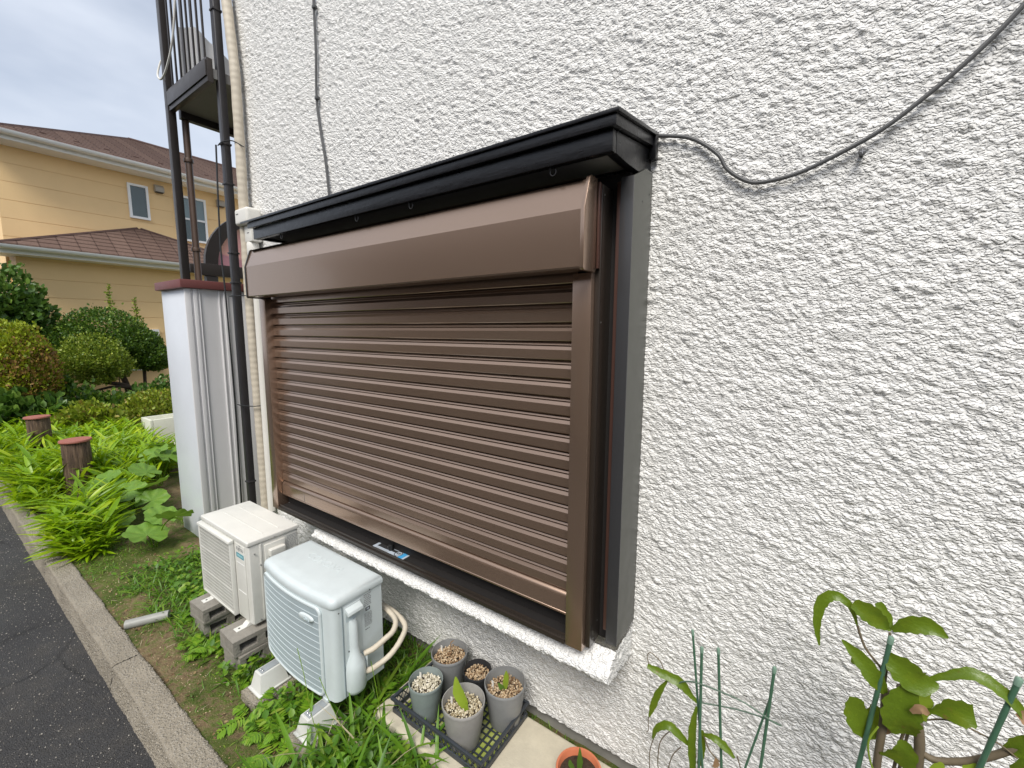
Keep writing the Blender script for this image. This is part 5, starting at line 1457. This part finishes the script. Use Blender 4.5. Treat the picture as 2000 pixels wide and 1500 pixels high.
shrub('topiary_tree', 'olive green clipped topiary tree with bare branch under its crown', 'tree', (-12.3, .95, 0), [([(-12.2, 1.45, -.02), (-12.2, 1.40, .35), (-12.25, 1.15, .72), (-12.3, .75, .85), (-12.3, .55, 1.2)], .06), ([(-12.22, 1.2, .68), (-12.25, .9, .72), (-12.3, .55, .62), (-12.3, .45, .55)], .035), ([(-12.3, .8, .82), (-12.3, 1.0, 1.2), (-12.3, 1.05, 1.4)], .03)],
      [(-12.3, .68, 1.32), (-12.25, .95, 1.14), (-12.3, .40, 1.18), (-12.25, .70, .92)], [(.5, .52, .52), (.36, .36, .38), (.32, .32, .40), (.3, .30, .20)], 15000, .040, 23, 'leaf_olive', .5, .55, .12, flat=.6)
shrub('topiary_tree', 'small dark clipped topiary crown just beside the white pillar', 'tree', (-12.85, 1.65, 0), [([(-12.85, 1.62, -.02), (-12.8, 1.60, .5), (-12.85, 1.65, 1.2)], .055)],
      [(-12.85, 1.64, 1.27), (-12.8, 1.80, 1.12)], [(.46, .46, .46), (.3, .3, .28)], 10000, .042, 24, 'leaf_dark', .55, .4, .1, flat=.5)
shrub('camellia_tree', 'loose leafy green tree in front of the yellow wall by the kerb', 'tree', (-13.3, -.30, 0), [([(-13.3, -.35, -.02), (-13.3, -.33, 1.2), (-13.3, -.3, 2.3)], .06), ([(-13.3, -.33, 1.3), (-13.2, 0, 2.0), (-13.2, .1, 2.3)], .03)],
      [(-13.3, -.33, 2.45), (-13.25, -.02, 2.15), (-13.3, -.55, 2.0)], [(.5, .50, .72), (.4, .34, .52), (.5, .42, .6)], 3800, .11, 25, 'leaf_mid', .45, .75, .15)
shrub('azalea_bush', 'low yellow green azalea bush behind the white planter', 'shrub', (-10.5, 1.05, 0), [([(-10.5, 1.05, -.02), (-10.5, 1.05, .3)], .03)],
      [(-10.5, 1.12, .48), (-10.4, .80, .36), (-10.6, 1.5, .45)], [(.42, .42, .27), (.32, .28, .22), (.35, .35, .26)], 5200, .050, 26, 'leaf_azalea', .6, .6, .12)
shrub('leafy_bush', 'broad leaved dark green bush behind the second log post', 'shrub', (-11.0, -.55, 0), [([(-11.0, -.55, -.02), (-11.0, -.55, .4)], .02)],
      [(-11.0, -.62, .46), (-11.0, -.25, .42), (-10.95, -.85, .36)], [(.34, .34, .40), (.30, .30, .32), (.3, .28, .34)], 1100, .145, 27, 'leaf_mid', .35, .7, .15)
shrub('variegated_bush', 'yellow green small leaved bush between the log posts', 'shrub', (-9.9, -.02, 0), [([(-9.9, -.02, -.02), (-9.9, -.02, .3)], .02)],
      [(-9.9, .05, .42), (-9.9, -.15, .32), (-9.85, .30, .34)], [(.30, .28, .30), (.24, .22, .24), (.26, .24, .26)], 2300, .072, 28, 'leaf_azalea', .5, .7, .15)
shrub('dark_bush', 'dark leaved low bush below the olive topiary', 'shrub', (-11.4, .35, 0), [([(-11.4, .35, -.02), (-11.4, .35, .4)], .02)],
      [(-11.4, .25, .45), (-11.4, .65, .38), (-11.6, .05, .6)], [(.30, .30, .42), (.32, .36, .32), (.2, .2, .5)], 2300, .085, 29, 'leaf_dark', .4, .75, .15)
shrub('garden_bush', 'mid green bush filling the gap under the small topiary', 'shrub', (-11.7, 1.35, 0), [([(-11.7, 1.35, -.02), (-11.7, 1.35, .4)], .02)],
      [(-11.7, 1.35, .40), (-11.8, 1.85, .5)], [(.30, .40, .34), (.30, .40, .42)], 1900, .08, 30, 'leaf_mid', .4, .7, .15)
def sapling(x, y, h, seed, lab):
    g = np.random.default_rng(seed)
    p = thing('sapling', lab, 'tree', (x, y, 0))
    mb = MB(); mb.tube([(x, y, -.02), (x+.02, y+.02, h*.5), (x, y, h)], [.014, .010, .003], 6); obj('trunk', mb, 'bark', p)
    n = 260; t_ = g.uniform(.45, 1, n); a = g.uniform(0, 6.28, n); r_ = (1.05-t_)*.36*g.uniform(.1, 1, n)
    pos = np.stack([r_*np.cos(a), r_*np.sin(a), h*t_], -1)
    V, F = scatter(OVAL[0], OVT, pos, randrot(n, g), g.uniform(.04, .075, n)); link('crown', npmesh('crown', V, F, 'leaf_olive', False), p)
sapling(-13.6, 1.32, 3.0, 41, 'thin pale sapling rising above the dark topiary before the yellow wall')
sapling(-13.5, 1.75, 2.72, 42, 'lower thin sapling beside the pillar before the yellow wall')
# tall striped grass clump by the topiary
def grassclump(name, lab, x, y, n, L, W, seed, m, spread=.10):
    g = np.random.default_rng(seed); p = thing(name, lab, 'plant', (x, y, 0))
    TV, TF = lance(1, W, .45, 6)
    rot = rotz(g.uniform(0, 6.28, n)) @ rotx(g.uniform(.75, 1.45, n))
    pos = np.stack([g.normal(0, spread, n), g.normal(0, spread, n), np.full(n, -.01)], -1)
    V, F = scatter(TV, TF, pos, rot, g.uniform(.6, 1.1, n)*L); link('foliage', npmesh('foliage', V, F, m), p)
grassclump('lily_clump', 'clump of arching strap leaves below the olive topiary', -11.2, .68, 46, .85, .035, 51, 'leaf_mid')
grassclump('lily_clump', 'upright pale strap leaves beside the white planter', -9.3, .38, 30, .62, .045, 52, 'leaf_ginger')

# ------------------------------------------------------------------ weeds and grass
bladeV, bladeF = lance(1, .028, .55, 4, .2)
def field(n, seed, accept, L, W, m, name, lab, cat, tilt=(.5, 1.4)):
    g = np.random.default_rng(seed)
    x = g.uniform(-5.2, -.45, n*4); y = g.uniform(-.975, .02, n*4)
    ok = accept(x, y, g); x, y = x[ok][:n], y[ok][:n]; k = len(x)
    TV, TF = lance(1, W, .55, 4, .2)
    s_ = g.uniform(L[0], L[1], k)
    rot = rotz(g.uniform(0, 6.28, k)) @ rotx(g.uniform(tilt[0], tilt[1], k)) @ roty(g.normal(0, .3, k))
    V, F = scatter(TV, TF, np.stack([x, y, soil_z(x, y)-.004], -1), rot, s_)
    o = link(name, npmesh(name, V, F, m)); tag(o, lab, cat, kind='stuff')
def dens_short(x, y, g):
    d = .10+1.5*np.clip(vnoise(x+7, y+3, 2.3)+.55*vnoise(x, y, 7), 0, 1)
    d *= np.where((x > -4.6) & (x < -3.3) & (y > -.70) & (y < -.30) & (vnoise(x, y, 3) > -.3), .35, 1)
    return (g.uniform(0, 1, len(x)) < d*.62)
field(13000, 61, dens_short, (.012, .045), .05, 'leaf_grass', 'short_grass', 'short patchy grass and moss on the bare soil strip', 'grass', (.3, 1.3))
def dens_tall(x, y, g):
    band = np.clip((y+.80)/.10, 0, 1)*(x > -3.9)*(x < -1.15)
    under = (y > -.92+.10*vnoise(x, y, 5)) & (x < -1.18) & (x > -1.72)
    left = (x > -4.2) & (x < -2.6) & (y > -.80+.12*vnoise(x*2, y, 3))
    d = np.where(under, 1, np.where(left, .55, band*.55))
    d = np.where((x > -2.5) & (x < -1.72) & (y < -.72), d*.45, d)
    # nothing grows through the stacked blocks, the pads or the slab
    for (a, b, c_, e) in ((-2.74, -2.50, -.75, -.40), (-3.22, -2.98, -.73, -.40), (-1.92, -1.71, -.76, -.50), (-2.38, -2.16, -.76, -.50), (-1.66, -.45, -.49, 0)):
        d = np.where((x > a) & (x < b) & (y > c_) & (y < e), 0, d)
    return g.uniform(0, 1, len(x)) < d
field(8200, 62, dens_tall, (.035, .12), .040, 'leaf_grass', 'weed_grass', 'dense green weeds and grass around the air conditioners', 'grass', (.5, 1.35))
def dens_long(x, y, g):
    return ((x > -1.74) & (x < -1.16) & (y > -.90+.1*vnoise(x, y, 5)) & (y < np.where(x > -1.66, -.47, -.12)) & (g.uniform(0, 1, len(x)) < .9))
field(950, 63, dens_long, (.12, .30), .034, 'leaf_grass', 'long_grass', 'long arching grass between the blue air conditioner and the tray', 'grass', (.55, 1.4))
field(70, 64, lambda x, y, g: (x > -1.75) & (x < -1.1) & (y > -.85) & (y < np.where(x > -1.66, -.46, -.1)), (.12, .34), .010, 'straw', 'dry_straw', 'thin dry straw stalks among the long grass', 'grass', (.4, 1.5))
# broad weeds near the wall
g = np.random.default_rng(66)
n = 1500; x = g.uniform(-4.3, -1.15, n*3); y = g.uniform(-.85, -.05, n*3)
ok = (((y > -.78+.14*vnoise(x*2, y, 2.2)) & ~((x > -2.80) & (x < -1.70) & (y > -.60)) & ~((x > -3.25) & (x < -2.5) & (y > -.74)) & ~((x > -1.66) & (y > -.5)) & ~((x > -2.42) & (x < -1.70) & (y > -.78) & ((x < -2.16) | (x > -1.94)))))
x, y = x[ok][:n], y[ok][:n]; n = len(x)
rot = rotz(g.uniform(0, 6.28, n)) @ rotx(g.uniform(.0, .9, n))
V, F = scatter(OVAL[0], OVT, np.stack([x, y, g.uniform(.01, .10, n)], -1), rot, g.uniform(.02, .05, n))
o = link('broadleaf_weeds', npmesh('broadleaf_weeds', V, F, 'leaf_grass', False)); tag(o, 'small broad leaved weeds carpeting the soil by the wall', 'weeds', kind='stuff')
# ferns
def fern_mesh(seed, nf=7):
    g = np.random.default_rng(seed); Vs, Fs, off = [], [], 0
    TV, TF = lance(1, .16, .2, 3, .1)
    for f in range(nf):
        az = g.uniform(0, 6.28); L = g.uniform(.14, .24); el = g.uniform(.45, 1.0)
        n = 13; t_ = np.linspace(.15, 1, n)
        r_ = L*t_*math.cos(el); z = L*(math.sin(el)*t_-.45*t_*t_)
        for sd in (-1, 1):
            pos = np.stack([r_*math.cos(az), r_*math.sin(az), z], -1)
            rot = rotz(np.full(n, az-math.pi/2+sd*1.15)) @ rotx(g.normal(-.1, .15, n))
            V, F = scatter(TV, TF, pos, rot, .062*np.sin(.25+t_*2.7)*L/.2)
            Vs.append(V); Fs.append(F+off); off += len(V)
    return npmesh('fronds', np.concatenate(Vs), np.concatenate(Fs), 'leaf_fern')
FM = [fern_mesh(k) for k in range(3)]
ferns = [(-1.98, -.70), (-2.10, -.735), (-2.44, -.70), (-2.90, -.74), (-2.86, -.66), (-3.02, -.80), (-2.02, -.80), (-1.60, -.93), (-1.50, -.96), (-1.88, -.83), (-3.35, -.66), (-3.5, -.50), (-3.72, -.44), (-1.44, -.08), (-1.62, -.10), (-2.2, -.80), (-1.72, -.24)]
for k, (x, y) in enumerate(ferns):
    p = thing('fern', 'small light green fern growing among the weeds', 'fern', (x, y, 0), 'ferns growing around the air conditioners')
    o = link('fronds', FM[k % 3], p); o.rotation_euler = (0, 0, g.uniform(0, 6.28)); s_ = g.uniform(.5, .95); o.scale = (s_, s_, s_)
# single long stalks crossing the blue unit
for k, pts in enumerate(([(-1.60, -.72, 0), (-1.66, -.76, .25), (-1.75, -.74, .40), (-1.88, -.70, .46)], [(-1.50, -.66, 0), (-1.52, -.70, .22), (-1.60, -.72, .36), (-1.70, -.70, .40)], [(-1.45, -.55, .0), (-1.47, -.56, .28), (-1.53, -.55, .46)])):
    mb = MB(); mb.tube(spline([Vector(q) for q in pts], 6), .0016, 5)
    tag(obj('grass_stalk', mb, 'leaf_fern'), 'single thin grass stalk arching in front of the blue air conditioner', 'grass', 'thin grass stalks by the blue air conditioner')
# grit on the kerb edge and road
g = np.random.default_rng(70)
n = 2600; x = g.uniform(-7, -1.6, n); y = -1.14-np.abs(g.normal(0, .55, n))
V, F = scatter(OCT, OCF, np.stack([x, y, np.full(n, -.118)], -1), randrot(n, g), g.uniform(.0015, .0048, n))
gravel('grit', (.10, .095, .09), (.26, .24, .21), (.48, .45, .40))
o = link('loose_grit', npmesh('loose_grit', V, F, 'grit', False)); tag(o, 'scattered pale grit on the dark asphalt', 'grit', kind='stuff')
n = 1500; x = g.uniform(-5, -1.0, n); y = g.uniform(-.97, -.5, n)
V, F = scatter(OCT, OCF, np.stack([x, y, soil_z(x, y)], -1), randrot(n, g), g.uniform(.0015, .005, n))
o = link('soil_crumbs', npmesh('soil_crumbs', V, F, 'gravel_brown', False)); tag(o, 'small crumbs of dry soil and pebbles on the bare ground', 'soil', kind='stuff')

# fallen leaves and twigs
leafmat('leaf_litter', (.10, .055, .025), (.26, .16, .07), (.42, .33, .16), .8, .05)
n = 420; x = g.uniform(-5.0, -1.0, n); y = g.uniform(-.97, -.45, n)
V, F = scatter(OVAL[0], OVT, np.stack([x, y, soil_z(x, y)+.004], -1), rotz(g.uniform(0, 6.28, n)) @ rotx(g.normal(0, .35, n)) @ roty(g.normal(0, .35, n)), g.uniform(.008, .026, n))
o = link('leaf_litter', npmesh('leaf_litter', V, F, 'leaf_litter', False)); tag(o, 'scattered dry brown leaf litter on the soil strip', 'leaves', kind='stuff')
n = 90; x = g.uniform(-4.6, -1.2, n); y = g.uniform(-.96, -.5, n)
TV, TF = lance(1, .02, .05, 3, .5)
V, F = scatter(TV, TF, np.stack([x, y, soil_z(x, y)+.006], -1), rotz(g.uniform(0, 6.28, n)) @ rotx(g.normal(0, .08, n)), g.uniform(.03, .09, n))
o = link('dry_stems', npmesh('dry_stems', V, F, 'straw')); tag(o, 'pale dry stems lying on the soil strip', 'stems', kind='stuff')
